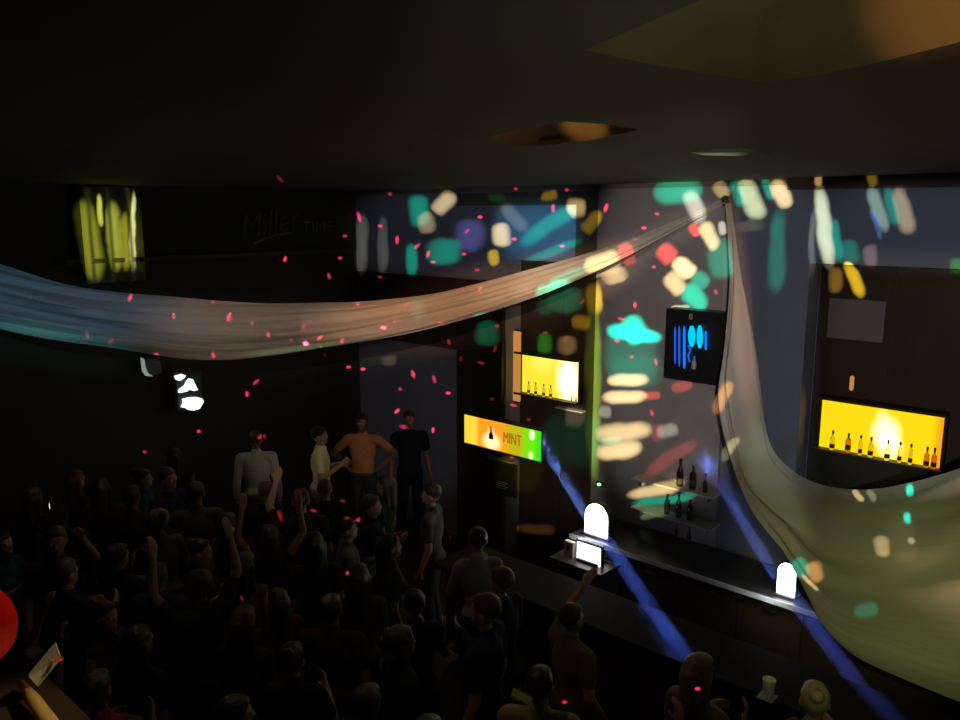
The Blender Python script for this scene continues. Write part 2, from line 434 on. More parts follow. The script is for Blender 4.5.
for i in range(NBR + 1):
    T = on_plane(*U[i], A3, nB); Bm = on_plane(*Lw[i], A3, nB)
    rows.append(fall_row(T, Bm, i / NBR * 3))
lT, lB = on_plane(*U[-1], A3, nB), on_plane(*Lw[-1], A3, nB)
endq = lT + dB * 1.1; endq.z = CEIL - .02
for i in range(1, 21):
    u = i / 20
    T = lT.lerp(endq, u); Bm = lB.lerp(endq - Vector((0, 0, .12)), u)
    T.z -= .1 * math.sin(PI * u); Bm.z -= .25 * math.sin(PI * u)
    rows.append(fall_row(T, Bm, 3 + u))
tdr2 = thing('drape_swag', 'wide pale green lit fabric swag falling from the wall top and sagging beside the bar', 'drape', (A3.x, A3.y, 4.4))
d2 = grid_mesh('fabric', [[p - tdr2.location for p in r] for r in rows], MT['drape'], tdr2)
# tie that gathers both at the wall, a separate hook on the wall
kn = on_y(725, 201, BARY - .1)
b = NB(); bmesh.ops.create_uvsphere(b, u_segments=14, v_segments=8, radius=.045, matrix=Matrix.Translation(kn) @ Matrix.Diagonal((1, .8, 1.2, 1)))
tube(b, [kn, kn + Vector((0, .05, .02)), kn + Vector((0, .1, .03))], .015)
tag(obj('wall_hook', b, MT['wood'], smooth=True), 'small dark hook on the wall top where both drapes meet', 'hook')

# curtain on the far side wall catching yellow light
cy0, cy1 = on_x(78, 235).y, on_x(138, 235).y; cz0, cz1 = on_x(105, 282).z, CEIL - .02
rows = []
for i in range(61):
    u = i / 60; y = cy0 + (cy1 - cy0) * u; rows.append([Vector((X0 + .10 + .05 * math.sin(u * 19 + .4), y, cz0 + (cz1 - cz0) * k / 8)) for k in range(9)])
o = grid_mesh('curtain', rows, mat('olive_curtain', (.28, .27, .16), .85, var=.25, scale=4))
tag(o, 'narrow hanging curtain lit in yellow green strips on the far side wall', 'curtain')

# ================================================================== BAR FITTINGS
def quad_on(y, pts): return [on_y(px, py, y) for px, py in pts]
def display(label, cat_name, y, pxs, mname, base, spots, amber=None, green=None, depth=.12, name='display_cabinet'):
    p = quad_on(y, pxs)
    x0, x1 = (p[0].x + p[3].x) / 2, (p[1].x + p[2].x) / 2; z0, z1 = (p[3].z + p[2].z) / 2, (p[0].z + p[1].z) / 2
    t = thing(name, label, cat_name, (x0, y, z0)); w, h = x1 - x0, z1 - z0
    def S_(l): return [(u * w, v * h, r * h, ax, s) for u, v, r, ax, s in l]
    def G_(l): return [(u0 * w, u1 * w, c) for u0, u1, c in l] if l else None
    obj('lit_panel', bx(0, w, -.02, 0, 0, h), lightbox_mat(mname, base, S_(spots), green=G_(green), amber=G_(amber)), t)
    fb = NB(); e = .025
    box(fb, -e, w + e, -.001, .05, -e, h + e)
    obj('back_case', fb, MT['black'], t)
    fb = NB()
    box(fb, -e, 0, -.03, 0, -e, h + e); box(fb, -e, w + e, -depth, 0, h, h + e); box(fb, w, w + e, -.03, 0, -e, h + e)
    obj('frame', fb, MT['panel'], t)
    obj('shelf', bx(-e, w + e, -depth, 0, -e, 0), MT['panel'], t)
    return t, x0, z0, w, h
YB = BARY + DEP - .06
BOT = {}
def bottle(kind, label, loc, hgt, group, glass, capm, labm, r=.035):
    """one bottle: glass, cap, label"""
    key = (kind, round(hgt, 3))
    t = thing('bottle', label, 'bottle', loc, 0, group)
    if key not in BOT:
        k = hgt / .3
        prof = {'round': [(.030, 0), (.036, .012), (.036, .15), (.030, .185), (.013, .215), (.012, .275)],
                'square': [(.040, 0), (.044, .01), (.044, .19), (.038, .215), (.016, .225), (.015, .28)],
                'slim': [(.024, 0), (.028, .01), (.028, .17), (.020, .21), (.011, .23), (.011, .28)]}[kind]
        b = NB(); lathe(b, [(a * k, z * k) for a, z in prof], 20 if kind != 'square' else 4)
        if kind == 'square': bmesh.ops.rotate(b, verts=b.verts, matrix=Matrix.Rotation(PI / 4, 3, 'Z')); bmesh.ops.bevel(b, geom=b.edges, offset=.003, segments=2, affect='EDGES')
        g = obj('glass_body', b, glass, t, smooth=True)
        b = NB(); lathe(b, [(.0125 * k, .262 * k), (.0155 * k, .264 * k), (.0155 * k, .298 * k), (.012 * k, .3 * k)], 14)
        c = obj('cap', b, capm, t)
        b = NB(); rr = prof[2][0] * (1.02 if kind != 'square' else .735)
        if kind == 'square': box(b, -rr * k, rr * k, -rr * k, rr * k, .05 * k, .12 * k)
        else: lathe(b, [(rr * k, .035 * k), (rr * k, .09 * k)], 20)
        l = obj('label', b, labm, t)
        BOT[key] = (g.data, c.data, l.data)
    else:
        for nme, me, mm in zip(('glass_body', 'cap', 'label'), BOT[key], (glass, capm, labm)):
            if me.materials[0] is not mm:
                me = me.copy(); me.materials[0] = mm
            link(nme, me, mm, t)
    return t
capdark = mat('dark_cap', (.03, .012, .005), .4)
# wide display with a row of bottles
tD, x0, z0, w, h = display('wide yellow backlit display with nine bottles in a row beside the falling drape', 'display', YB, [(822, 397), (944, 414.5), (942, 467), (821, 447)],
    'yellow_backlit_wide', (1.0, .74, .008), [(.56, .5, .42, .8, 1.3), (.60, .25, .32, .9, 1.3), (.52, .8, .2, .8, .35), (.25, .55, .6, .7, -.0)], amber=[(.9, 1.0, (1, .38, .01)), (.0, -.0001, (1, .7, .004))][:1])
lab_ord = ('amber bottle at the far end of the wide yellow display, beside its frame', 'orange filled bottle, second along the wide yellow display', 'slim bottle with dark cap, third along the wide yellow display',
           'round bottle with dark band, just before the white glow of the wide display', 'bottle standing in the white glow of the wide display', 'slim bottle just past the white glow of the wide display',
           'slim bottle with black band standing apart on the wide display', 'amber bottle, next to last on the wide yellow display', 'amber bottle closest to the camera on the wide yellow display')
def px_u(px, py, y): return on_y(px, py, y).x
for k, (px, kind, hh) in enumerate(((833, 'round', .2), (849, 'square', .2), (861.5, 'slim', .2), (872, 'round', .2), (889, 'round', .2), (901.5, 'slim', .2), (912.5, 'slim', .2), (929, 'round', .2), (936.5, 'round', .2))):
    bottle(kind, lab_ord[k], (px_u(px, 440, YB - .06), YB - .075, z0 + .001), hh * .95, 'bottles on the wide yellow display', MT['amberglass'] if k in (1, 7, 8) else MT['clearbottle'], capdark, MT['labelred'], r=.03)
# small square display in the first bay
tD2, x02, z02, w2, h2 = display('small bright yellow backlit display with little bottles in the bay next to the pillar', 'display', YB, [(521.5, 352), (580, 361.5), (579, 401.5), (521, 391)],
    'yellow_backlit_small', (1.0, .82, .04), [(.84, .5, .8, .6, 1.8), (.4, .9, .45, 1.2, .15)])
for k, px in enumerate((529.5, 536.5, 544.5, 551.5)):
    bottle('round', ('small bottle at the far edge of the small square display', 'second small bottle along the small square display', 'third small bottle along the small square display', 'small bottle beside the white glare of the small square display')[k],
           (px_u(px, 385, YB - .06), YB - .075, z02 + .001), .16, 'bottles on the small yellow display', MT['clearbottle'], capdark, MT['labelred'])
for k, px in enumerate((571.5, 576)):
    bottle('slim', ('tiny bottle in the white glare of the small square display', 'tiny bottle in the corner of the small square display next to the pillar')[k], (px_u(px, 396, YB - .06), YB - .06, z02 + .001), .09, 'tiny bottles on the small yellow display', MT['amberglass'], capdark, MT['labelred'])
pa, pb = on_y(829, 298, BARY + DEP - .07), on_y(882, 343, BARY + DEP - .07)
t = thing('wall_panel', 'plain blue grey panel on the dark boards above the wide yellow display', 'panel', (pa.x, BARY + DEP - .021, pb.z))
obj('panel_sheet', bx(0, pb.x - pa.x, -.04, 0, 0, pa.z - pb.z, bev=.004), MT['wall'], t)
# glowing strips added in place of display light on the bay edges
ORG = emis('orange_edge_glow', (1, .42, .10), .55)
def edge_glow_strip(px, ya, yb, wpx, label):
    y = BARY + .12; a, c = on_y(px, ya, y), on_y(px, yb, y); hw = wpx / 2 * (on_y(px + 1, ya, y).x - a.x)
    t = thing('edge_glow_strip', label, 'glow strip', (a.x, y, c.z))
    obj('glow_bar', bx(-hw, hw, 0, .03, .02, a.z - c.z - .02, bev=.008), ORG, t)
    obj('glow_backing', bx(-hw, hw, .031, .05, 0, a.z - c.z), MT['panel'], t)
edge_glow_strip(516.5, 330, 403, 7, 'upright added orange glow on the bay edge beside the small square yellow display')
edge_glow_strip(852, 374, 393, 4, 'short added orange glow above the wide yellow display')
# pale ledge under it
p0, p1 = on_y(555, 404, YB - .05), on_y(582, 409, YB - .05)
tag(obj('wall_ledge', bx(p0.x, p1.x, YB - .06, YB + .04, p0.z - .05, p0.z - .035, bev=.003), MT['palewood']), 'thin pale ledge under the small square yellow display', 'ledge')
# orange light on the bay jamb comes from the added glowing strip
# long sign, yellow to green
YS = BARY - .14
tS, xs, zs, ws, hs = display('long yellow to green lit sign with a bottle picture and brown lettering', 'sign', YS, [(465.5, 413), (543, 431.5), (542.5, 462), (465.5, 441.5)],
    'yellow_green_sign', (1.0, .72, .06), [(.37, .25, .42, 1.3, .9), (.88, .80, .22, .7, 1.4), (.87, .12, .2, .7, .8), (.36, .55, .3, .8, .35)], amber=[(.14, .22, (1, .38, .015)), (.52, .64, (.55, .50, .01))], green=[(.70, .86, (.16, .85, .006)), (.9, 1.0, (.02, .72, .02))], depth=.04, name='light_sign')
text_mesh('lettering', 'MINT', hs * .52, MT['lettering'], tS, (ws * .64, -.025, hs * .50), xscale=.62)
b = NB(); lathe(b, [(.035, 0), (.04, .02), (.035, .06), (.013, .095), (.012, .135)], 14, (ws * .37, -.03, hs * .35))
bmesh.ops.scale(b, verts=b.verts, vec=(1, .2, 1), space=Matrix.Translation((-ws * .37, .03, 0)))
obj('bottle_picture', b, mat('amber_print', (.45, .14, .01), .5), tS)['label'] = 'amber bottle picture'
b = NB(); lathe(b, [(.014, 0), (.014, .04)], 12, (ws * .37, -.034, hs * .35 + .13))
bmesh.ops.scale(b, verts=b.verts, vec=(1, .3, 1), space=Matrix.Translation((-ws * .37, .034, 0)))
obj('bottle_cap_picture', b, MT['lettering'], tS)
p0, p1 = on_y(487, 455, YS), on_y(513, 462, YS)
tag(obj('wall_ledge', bx(p0.x, p1.x, YS - .03, YS + .07, (p0.z + p1.z) / 2 - .02, (p0.z + p1.z) / 2 - .005, bev=.003), MT['palewood']), 'thin pale ledge under the long yellow and green sign', 'ledge')
# black framed board below the sign
p0, p1 = on_y(487, 459, YS + .02), on_y(513, 497, YS + .02)
t = thing('menu_board', 'black framed board hanging under the long yellow sign', 'board', (p0.x, YS + .08, p1.z))
w_, h_ = p1.x - p0.x, p0.z - p1.z + .07
h_ -= .09
obj('board', bx(0, w_, -.03, 0, 0, h_), mat('blackboard', (.012, .012, .012), .7), t)
fb = NB()
for a in ((-.02, 0, 0, h_), (w_, w_ + .02, 0, h_), (-.02, w_ + .02, -.02, 0), (-.02, w_ + .02, h_, h_ + .02)): box(fb, a[0], a[1], -.045, 0, a[2], a[3])
obj('frame', fb, MT['wood'], t)
b = NB()
for k in range(4): box(b, w_ * .3, w_ * (.75 - .08 * (k % 2)), -.033, -.029, h_ * (.35 - .07 * k), h_ * (.35 - .07 * k) + .008)
obj('chalk_lines', b, MT['dimletter'], t)

# blue neon sign in a black case on the pillar
YN = BARY - .22
p = quad_on(YN, [(668, 309), (727, 312), (726, 384), (668, 380)])
x0, x1 = p[0].x, p[1].x; z1 = (p[0].z + p[1].z) / 2; z0 = (p[2].z + p[3].z) / 2; w, h = x1 - x0, z1 - z0
t = thing('neon_sign', 'square black sign with upright blue neon tubes high on the grey pillar', 'sign', (x0, YN, z0))
obj('case', bx(0, w, 0, .155, 0, h, bev=.01), MT['black'], t)
fb = NB()
for a in ((0, .05, 0, h), (w - .05, w, 0, h), (.05, w - .05, 0, .05), (.05, w - .05, h - .05, h)): box(fb, a[0], a[1], -.03, 0, a[2], a[3], bev=.005)
obj('frame', fb, MT['black'], t)
def nz(px, py): q = on_y(px, py, YN - .03); return Vector((q.x - x0, -.035, q.z - z0))
for px, ya, yb, r, mm in ((675.3, 327, 364, .010, 'neonthin'), (679.5, 326, 366.5, .011, 'neonthin'), (684.5, 326, 368.5, .013, 'neon'), (706, 331, 350, .012, 'neon')):
    a, c = nz(px, ya), nz(px, yb)
    b = NB(); tube(b, [a, a.lerp(c, .1), a.lerp(c, .9), c], [r * .4, r, r, r * .4], 10); obj('neon_tube', b, MT[mm], t, smooth=True)
for px, ya, yb, r in ((692, 326, 346.5, .036), (700, 325.5, 348, .030)):
    a, c = nz(px, ya), nz(px, yb); pts = [a.lerp(c, k / 8) for k in range(9)]
    b = NB(); tube(b, pts, [r * max(.12, math.sin(PI * (k / 8 * .86 + .07))) ** .6 for k in range(9)], 14); obj('neon_oval', b, MT['cyan'], t, smooth=True)
a, c = nz(688.5, 345), nz(690, 362)
b = NB(); tube(b, [a, a.lerp(c, .3) + Vector((.02, 0, 0)), a.lerp(c, .6) - Vector((.01, 0, 0)), c], .010, 8); obj('neon_tube', b, MT['neonthin'], t, smooth=True)
b = NB(); q = nz(694, 369); lathe(b, [(.02, 0), (.026, .02), (.022, .07), (.01, .10), (.01, .13)], 12, q)
obj('bottle_emblem', b, mat('grey_emblem', (.35, .36, .28), .5), t, smooth=True)
b = NB(); q = nz(698, 349); q2 = nz(704, 369)
box(b, q.x, q2.x, -.05, -.02, q2.z, q.z, bev=.01); obj('dark_figure', b, MT['black'], t)
text_mesh('top_mark', '8', .085, MT['dimletter'], t, nz(691, 317), ext=.003)

# bottle shelves on the pillar
ZCT = on_y(600, 543, 6.72).z
YSH = BARY - .06
def zsh(py): return on_y(690, py, YSH - .14).z
shl = []
xl, xr = on_y(640, 500, YSH).x, on_y(722, 500, YSH).x
shmat = mat('frosted_shelf', (.42, .42, .36), .35, var=.08)
for k, (py, lb) in enumerate(((489.5, 'upper pale shelf on the pillar, under the neon sign'), (521, 'lower pale shelf on the pillar, above the back counter'))):
    z = zsh(py); shl.append(z)
    t = thing('bottle_shelf', lb, 'shelf', ((xl + xr) / 2, YSH, z), 0, 'bottle shelves on the pillar')
    ww = (xr - xl) / 2
    obj('shelf_board', bx(-ww, ww, -.22, -.002, -.02, 0, bev=.004), shmat, t)
    for s in (-1, 1): obj('bracket', bx(s * ww * .8 - .01, s * ww * .8 + .01, -.16, -.002, -.09, -.02), MT['steel'], t)
for row, px, hh, kind, lb in ((0, 679, .30, 'round', 'dark bottle with a tall neck on the upper pillar shelf'), (0, 692, .25, 'square', 'broad dark square bottle on the upper pillar shelf'), (0, 704.5, .2, 'round', 'faint short bottle last on the upper pillar shelf'),
                              (1, 667.5, .22, 'square', 'first of three dark bottles on the lower pillar shelf'), (1, 679, .27, 'round', 'tallest of three dark bottles on the lower pillar shelf'), (1, 690.5, .22, 'square', 'last of three dark bottles on the lower pillar shelf'),
                              (2, 678, .17, 'slim', 'slim brown bottle on the back counter under the pillar shelves'), (2, 691, .18, 'round', 'round dark bottle on the back counter under the pillar shelves')):
    zz = shl[row] if row < 2 else ZCT; yy = YSH - .12 if row < 2 else YSH - .1
    t = bottle(kind, lb, (px_u(px, 500, yy), yy, zz + .001), hh, 'bottles on the pillar shelves', MT['darkglass'] if px != 678 else mat('brown_glass', (.06, .02, .012), .2), MT['black'], mat('brown_paper', (.045, .03, .02), .6))
# green indicator
p = on_y(599, 484.5, YSH - .02)
b = NB(); bmesh.ops.create_uvsphere(b, u_segments=12, v_segments=8, radius=.018, matrix=Matrix.Translation(p) @ Matrix.Diagonal((1.5, 1, .9, 1)))
t = thing('indicator_light', 'tiny green light on the pillar edge above the first white lamp', 'light')
obj('led', b, MT['greenled'], t, smooth=True); obj('housing', bx(p.x - .05, p.x + .05, YSH - .012, YSH + .01, p.z - .03, p.z + .03, bev=.005), MT['black'], t)

# back counter
YC = 6.72
xcl = on_y(570, 533, YC).x
zct = on_y(600, 543, YC).z
t = thing('back_counter', 'dark back counter running along the bar wall under the shelves', 'counter', (-3, 7, 0))
L0, L1 = xcl + 3, 3.2
ct_dark = mat('counter_top', (.028, .025, .024), .3, var=.2, scale=8)
obj('counter_top', bx(L0, L1, YC - 7 + .0, .42, zct - .045, zct, bev=.006), ct_dark, t)
obj('edge_strip', bx(L0, L1, YC - 7 - .012, YC - 7 - .001, zct - .05, zct + .002, bev=.002), mat('pale_metal_edge', (.6, .6, .6), .5, .3), t)
obj('carcass', bx(L0 + .03, L1, YC - 7 + .1, .42, .08, zct - .05), MT['panel'], t)
obj('plinth', bx(L0 + .06, L1, YC - 7 + .16, .4, 0, .08), MT['black'], t)
n = 8
for k in range(n):
    a = L0 + .05 + (L1 - L0 - .1) * k / n; c = L0 + .05 + (L1 - L0 - .1) * (k + 1) / n
    dd = obj('door', bx(a + .01, c - .01, YC - 7 + .08, YC - 7 + .1, .12, zct - .09, bev=.004), MT['wood'], t)
    obj('handle', bx((a + c) / 2 - .06, (a + c) / 2 + .06, YC - 7 + .055, YC - 7 + .08, zct - .18, zct - .165), MT['steel'], dd)
# front bar
t = thing('front_bar', 'long dark serving bar between the crowd and the back counter', 'bar', (-3, 5.4, 0))
obj('bar_top', bx(-2.2, 3.4, -.32, .3, 1.0, 1.05, bev=.008), mat('black_bar_top', (.012, .009, .007), .7, var=.3, spec=.1), t)
obj('front_panel', bx(-2.15, 3.4, -.2, -.15, .08, 1.0), MT['panel'], t)
obj('end_panel', bx(-2.15, -2.1, -.15, .22, .08, 1.0), MT['panel'], t)
obj('foot_rail', tube(NB(), [(-2.15, -.34, .2), (3.4, -.34, .2)], .022), MT['brass'], t, smooth=True)
for k in range(5): obj('rail_bracket', bx(-2.05 + 1.3 * k - .015, -2.05 + 1.3 * k + .015, -.35, -.2, .18, .215), MT['brass'], t)

# arched lamps on the back counter, each with blue streaks built as lit haze tubes
def vol_mat(name, dens, col):
    m = bpy.data.materials.new(name); m.use_nodes = True
    nt = m.node_tree; nt.nodes.remove(nt.nodes['Principled BSDF'])
    v = nd(nt, 'ShaderNodeVolumeScatter'); v.inputs['Density'].default_value = dens; v.inputs['Color'].default_value = (*col, 1); v.inputs['Anisotropy'].default_value = 0
    nt.links.new(v.outputs[0], nt.nodes['Material Output'].inputs['Volume'])
    return m
HAZE = vol_mat('streak_haze', .16, (.9, .93, 1))  # haze is put only inside the streak tubes
def arched_lamp(label, pxc, pyb, wpx, hpx, lean, ends, watts):
    yl = YC + .12
    base = on_y(pxc, pyb, yl)
    k = (on_y(pxc + 1, pyb, yl) - base).length                                # metres per pixel along the wall
    kz = base.z - on_y(pxc, pyb + 1, yl).z
    t = thing('counter_lamp', label, 'lamp', (base.x, yl, zct + .001))
    w, h = wpx * k, hpx * kz; z0 = base.z - zct
    def arch(mw, mh, zb, n=14):
        r = mw / 2; pts = [(-r, zb), (r, zb)]
        pts += [(r * math.cos(PI * i / n), zb + mh - r * 1.1 + r * 1.1 * math.sin(PI * i / n)) for i in range(n + 1)]
        return pts
    b = poly_prism(NB(), arch(w * 1.12, h * 1.06, z0 - .01), .0, .09); obj('housing', b, MT['black'], t)
    b = poly_prism(NB(), arch(w, h, z0), -.012, .002)
    bmesh.ops.bevel(b, geom=[e for e in b.edges if abs(e.verts[0].co.y - e.verts[1].co.y) < 1e-6 and e.verts[0].co.y < -.01], offset=.004, segments=2, affect='EDGES')
    obj('lens', b, MT['white'], t)['label'] = 'white glowing arched lens'
    obj('foot', bx(-w * .6, w * .6, -.05, .12, 0, max(.02, z0 - .012), bev=.004), MT['black'], t)
    src = Vector((base.x, yl - .06, base.z + h * .5))
    for i, (e, wt, deg) in enumerate(ends):
        e = Vector(e); d = (e - src).normalized(); Ln = (e - src).length
        s0 = src + d * .10
        b = NB(); r = .078
        tube(b, [s0 - t.location, (s0 + d * (Ln - .1)) - t.location], [r * .95, r * (1.15, .78)[i]], 28)
        o = obj('haze_streak', b, HAZE, t); o['label'] = 'blue streak of lit haze'; o['kind'] = 'stuff'
        l = bpy.data.lights.new('streak_lamp', 'AREA'); l.shape = 'DISK'; l.size = .15; l.spread = math.radians(5); l.energy = wt; l.color = deg
        bo = bpy.data.objects.new('streak_lamp', l); COL.objects.link(bo); bo.location = s0 - d * .03; aim(bo, e)  # disc lamp added to light the haze tube
    return t
e1 = on_y(549, 449, BARY - .16); e2 = on_z(693, 668, 1.06)
arched_lamp('first white arched lamp on the back counter, above the till screen', 596, 537, 21.5, 33, 0, ((e1, 4.5, (.22, .36, 1)), (e2, 1.3, (.10, .20, 1))), 1)
e3 = on_y(722, 481, BARY - .14); e4 = on_plane(882, 716, Vector((-1.9, 5.2, 1)), Vector((.5, -1, 0)))
arched_lamp('second white arched lamp on the back counter, beside the falling drape', 785, 601, 17, 38, 0, ((e3, 2.4, (.12, .22, 1)), (e4, .9, (.13, .20, .9))), 1)
# local light that each lamp throws on the counter and the heads in front
for pxc, pyc in ((596, 520), (785, 582)):
    p = on_y(pxc, pyc, YC - .02); point('counter_lamp_light', (p.x - .12, YC - .10, zct + .09), 2.2, (.85, .93, 1), .04)

# till with a white screen
yt = 6.5
p = [on_y(px, py, yt) for px, py in ((577.5, 543), (601, 550), (600.5, 568.5), (578, 562.5))]
x0, x1 = p[0].x, p[1].x; z1 = (p[0].z + p[1].z) / 2 + .02; z0 = (p[2].z + p[3].z) / 2 - .02
t = thing('till', 'till with a glowing white screen below the first arched lamp', 'till', ((x0 + x1) / 2, yt, .82))
w = (x1 - x0) / 2
obj('screen', bx(-w, w, -.012, 0, z0 - .82, z1 - .82, bev=.005), MT['screen'], t)
obj('bezel', bx(-w - .02, w + .02, 0, .035, z0 - .84, z1 - .80, bev=.006), MT['black'], t)
obj('stand', bx(-.05, .05, .03, .07, 0, z0 - .7), MT['black'], t)
obj('base', bx(-.13, .13, -.04, .14, 0, .025, bev=.005), MT['black'], t)
p = on_y(566, 557, yt)
obj('card_reader', bx(-w - .17, -w - .05, -.01, .05, z0 - .82, z1 - .86, bev=.006), MT['cream'], t)['label'] = 'cream box with a dark slot'
obj('reader_slot', bx(-w - .125, -w - .095, -.014, 0, (z0 + z1) / 2 - .84, (z0 + z1) / 2 - .76), MT['black'], t)
t2 = thing('till_stand', 'dark low cabinet holding the till in front of the back counter', 'cabinet', (t.location.x - .06, yt + .02, 0))
obj('cabinet_body', bx(-.32, .3, -.16, .17, 0, .78), MT['panel'], t2); obj('cabinet_top', bx(-.34, .32, -.18, .18, .78, .819, bev=.005), MT['wood'], t2)

# ================================================================== FAR SIDE WALL FITTINGS
# faint unlit script sign
pc = on_x(277, 226)
t = thing('script_sign', 'faint unlit lettering on the dark far side wall above the long drape', 'sign', (X0 + .02, pc.y, pc.z))
text_mesh('script_lettering', 'Miller', .46, mat('dark_script', (.08, .062, .045), .6), t, (0, on_x(268, 226).y - pc.y, .02), rot=(PI / 2, math.radians(-9), PI / 2), shear=.35, xscale=.85)
text_mesh('plain_lettering', 'TIME', .20, MT['faint'], t, (0, on_x(317, 228).y - pc.y, -.02), rot=(PI / 2, 0, PI / 2), xscale=1.25)
q0, q1 = on_x(252, 243), on_x(292, 232)
obj('underline', tube(NB(), [(0, q0.y - pc.y, q0.z - pc.z), (0, (q0.y + q1.y) / 2 - pc.y, (q0.z + q1.z) / 2 - pc.z + .02), (0, q1.y - pc.y, q1.z - pc.z)], .018), MT['faint'], t)
# white stage lamp cluster
def px_face(pts, x): return [on_x(px, py, x) for px, py in pts]
def lens(name, pts, x, m, parent, lab=None):
    P = px_face(pts, x); b = NB(); O = parent.location
    a = [b.verts.new(p - O) for p in P]; c = [b.verts.new(p - O + Vector((-.05, 0, 0))) for p in P]
    b.faces.new(a); b.faces.new(c[::-1])
    for i in range(len(P)): b.faces.new((a[i], c[i], c[(i + 1) % len(P)], a[(i + 1) % len(P)]))
    o = obj(name, b, m, parent)
    if lab: o['label'] = lab
pc = on_x(190, 390, X0 + .3)
t = thing('stage_light', 'cluster of small white stage lights below the long drape', 'stage light', tuple(pc))
lens('lit_lens', [(176, 376.5), (183, 374.5), (186, 375.5), (184.5, 378), (180, 381), (177.5, 380)], X0 + .3, MT['stagewhite'], t)
lens('lit_lens', [(190.5, 379), (193, 379.5), (196, 386), (198, 390), (194, 391), (190, 389.5), (187, 391.5), (180, 393), (180.5, 390), (186, 386), (187.5, 382.5)], X0 + .3, MT['stagewhite'], t)
lens('lit_lens', [(184, 399.5), (190, 398), (197, 397.5), (202, 398.5), (204, 401.5), (202, 405), (199.5, 409), (194, 410.5), (189, 410), (186, 407.5), (182.5, 407.5), (184.5, 403.5)], X0 + .3, MT['stagewhite'], t)
O = t.location
b = bx(-.14, -.051, -.16, .2, -.25, .22, bev=.02); obj('housing', b, MT['black'], t)
obj('yoke', tube(NB(), [(-.30, .0, .05), (-.14, .0, .05)], .025), MT['black'], t)
pc = on_x(152, 366, X0 + .3)
t = thing('stage_light', 'dim stage lamp showing only a pale curved rim beside the white cluster', 'stage light', tuple(pc))
lens('lit_rim', [(142.5, 358), (144.5, 360), (145.5, 367), (148, 373), (153, 376.5), (147, 376), (144, 371.5), (143, 364)], X0 + .3, MT['stagedim'], t)
lens('lamp_face', [(145, 359), (160, 360), (162, 372), (153, 376), (148, 373)], X0 + .29, mat('dark_lens', (.06, .065, .06), .3), t)
obj('housing', bx(-.2, -.062, -.05, .12, -.12, .1, bev=.02), MT['black'], t); obj('yoke', tube(NB(), [(-.30, .03, .0), (-.19, .03, .0)], .025), MT['black'], t)

# ================================================================== PEOPLE
def capsule(bm, a, b, ra, rb, n=12):
    a, b = Vector(a), Vector(b); d = b - a
    if d.length > 1e-5:
        tube(bm, [a, b], [ra, rb], n)
    for p, r in ((a, ra), (b, rb)):
        bmesh.ops.create_icosphere(bm, subdivisions=2, radius=r, matrix=Matrix.Translation(p))
def ell(bm, c, r):
    bmesh.ops.create_icosphere(bm, subdivisions=3, radius=1, matrix=Matrix.Translation(c) @ Matrix.Diagonal((*r, 1)))
def fuse(name, bm, voxel, smooth=3):
    me = bpy.data.meshes.new(name); bm.to_mesh(me); bm.free()
    o = bpy.data.objects.new('tmp', me); COL.objects.link(o)
    r = o.modifiers.new('r', 'REMESH'); r.mode = 'VOXEL'; r.voxel_size = voxel; r.use_smooth_shade = True
    s = o.modifiers.new('s', 'SMOOTH'); s.factor = .5; s.iterations = smooth
    bpy.context.view_layer.update()
    out = bpy.data.meshes.new_from_object(o.evaluated_get(bpy.context.evaluated_depsgraph_get()))
    bpy.data.objects.remove(o); bpy.data.meshes.remove(me); out.name = name
    return out
def hand(bm, wrist, fdir, pn, side, curl=.5):
    """palm, four unequal bent fingers and a thumb; fdir along the hand, pn palm normal"""
    f = Vector(fdir).normalized(); n = Vector(pn); n = (n - f * n.dot(f)).normalized(); s = f.cross(n) * side
    w = Vector(wrist); kn = w + f * .085
    for k in (-1, -.33, .33, 1): capsule(bm, w + s * k * .018, kn + s * k * .029, .016, .0125, 8)
    for k, l in ((-1, .07), (-.33, .08), (.33, .076), (1, .058)):
        p = kn + s * k * .029; d1 = (f + n * curl * .5).normalized(); d2 = (f + n * curl * 1.6).normalized()
        m = p + d1 * l * .55; capsule(bm, p, m, .0105, .0095, 8); capsule(bm, m, m + d2 * l * .5, .0095, .008, 8)
    p = w + f * .03 - s * .025; d = (f * .6 - s * .8 + n * .35).normalized(); m = p + d * .04
    capsule(bm, p, m, .014, .011, 8); capsule(bm, m, m + (f * .9 - s * .25 + n * .4).normalized() * .035, .011, .009, 8)

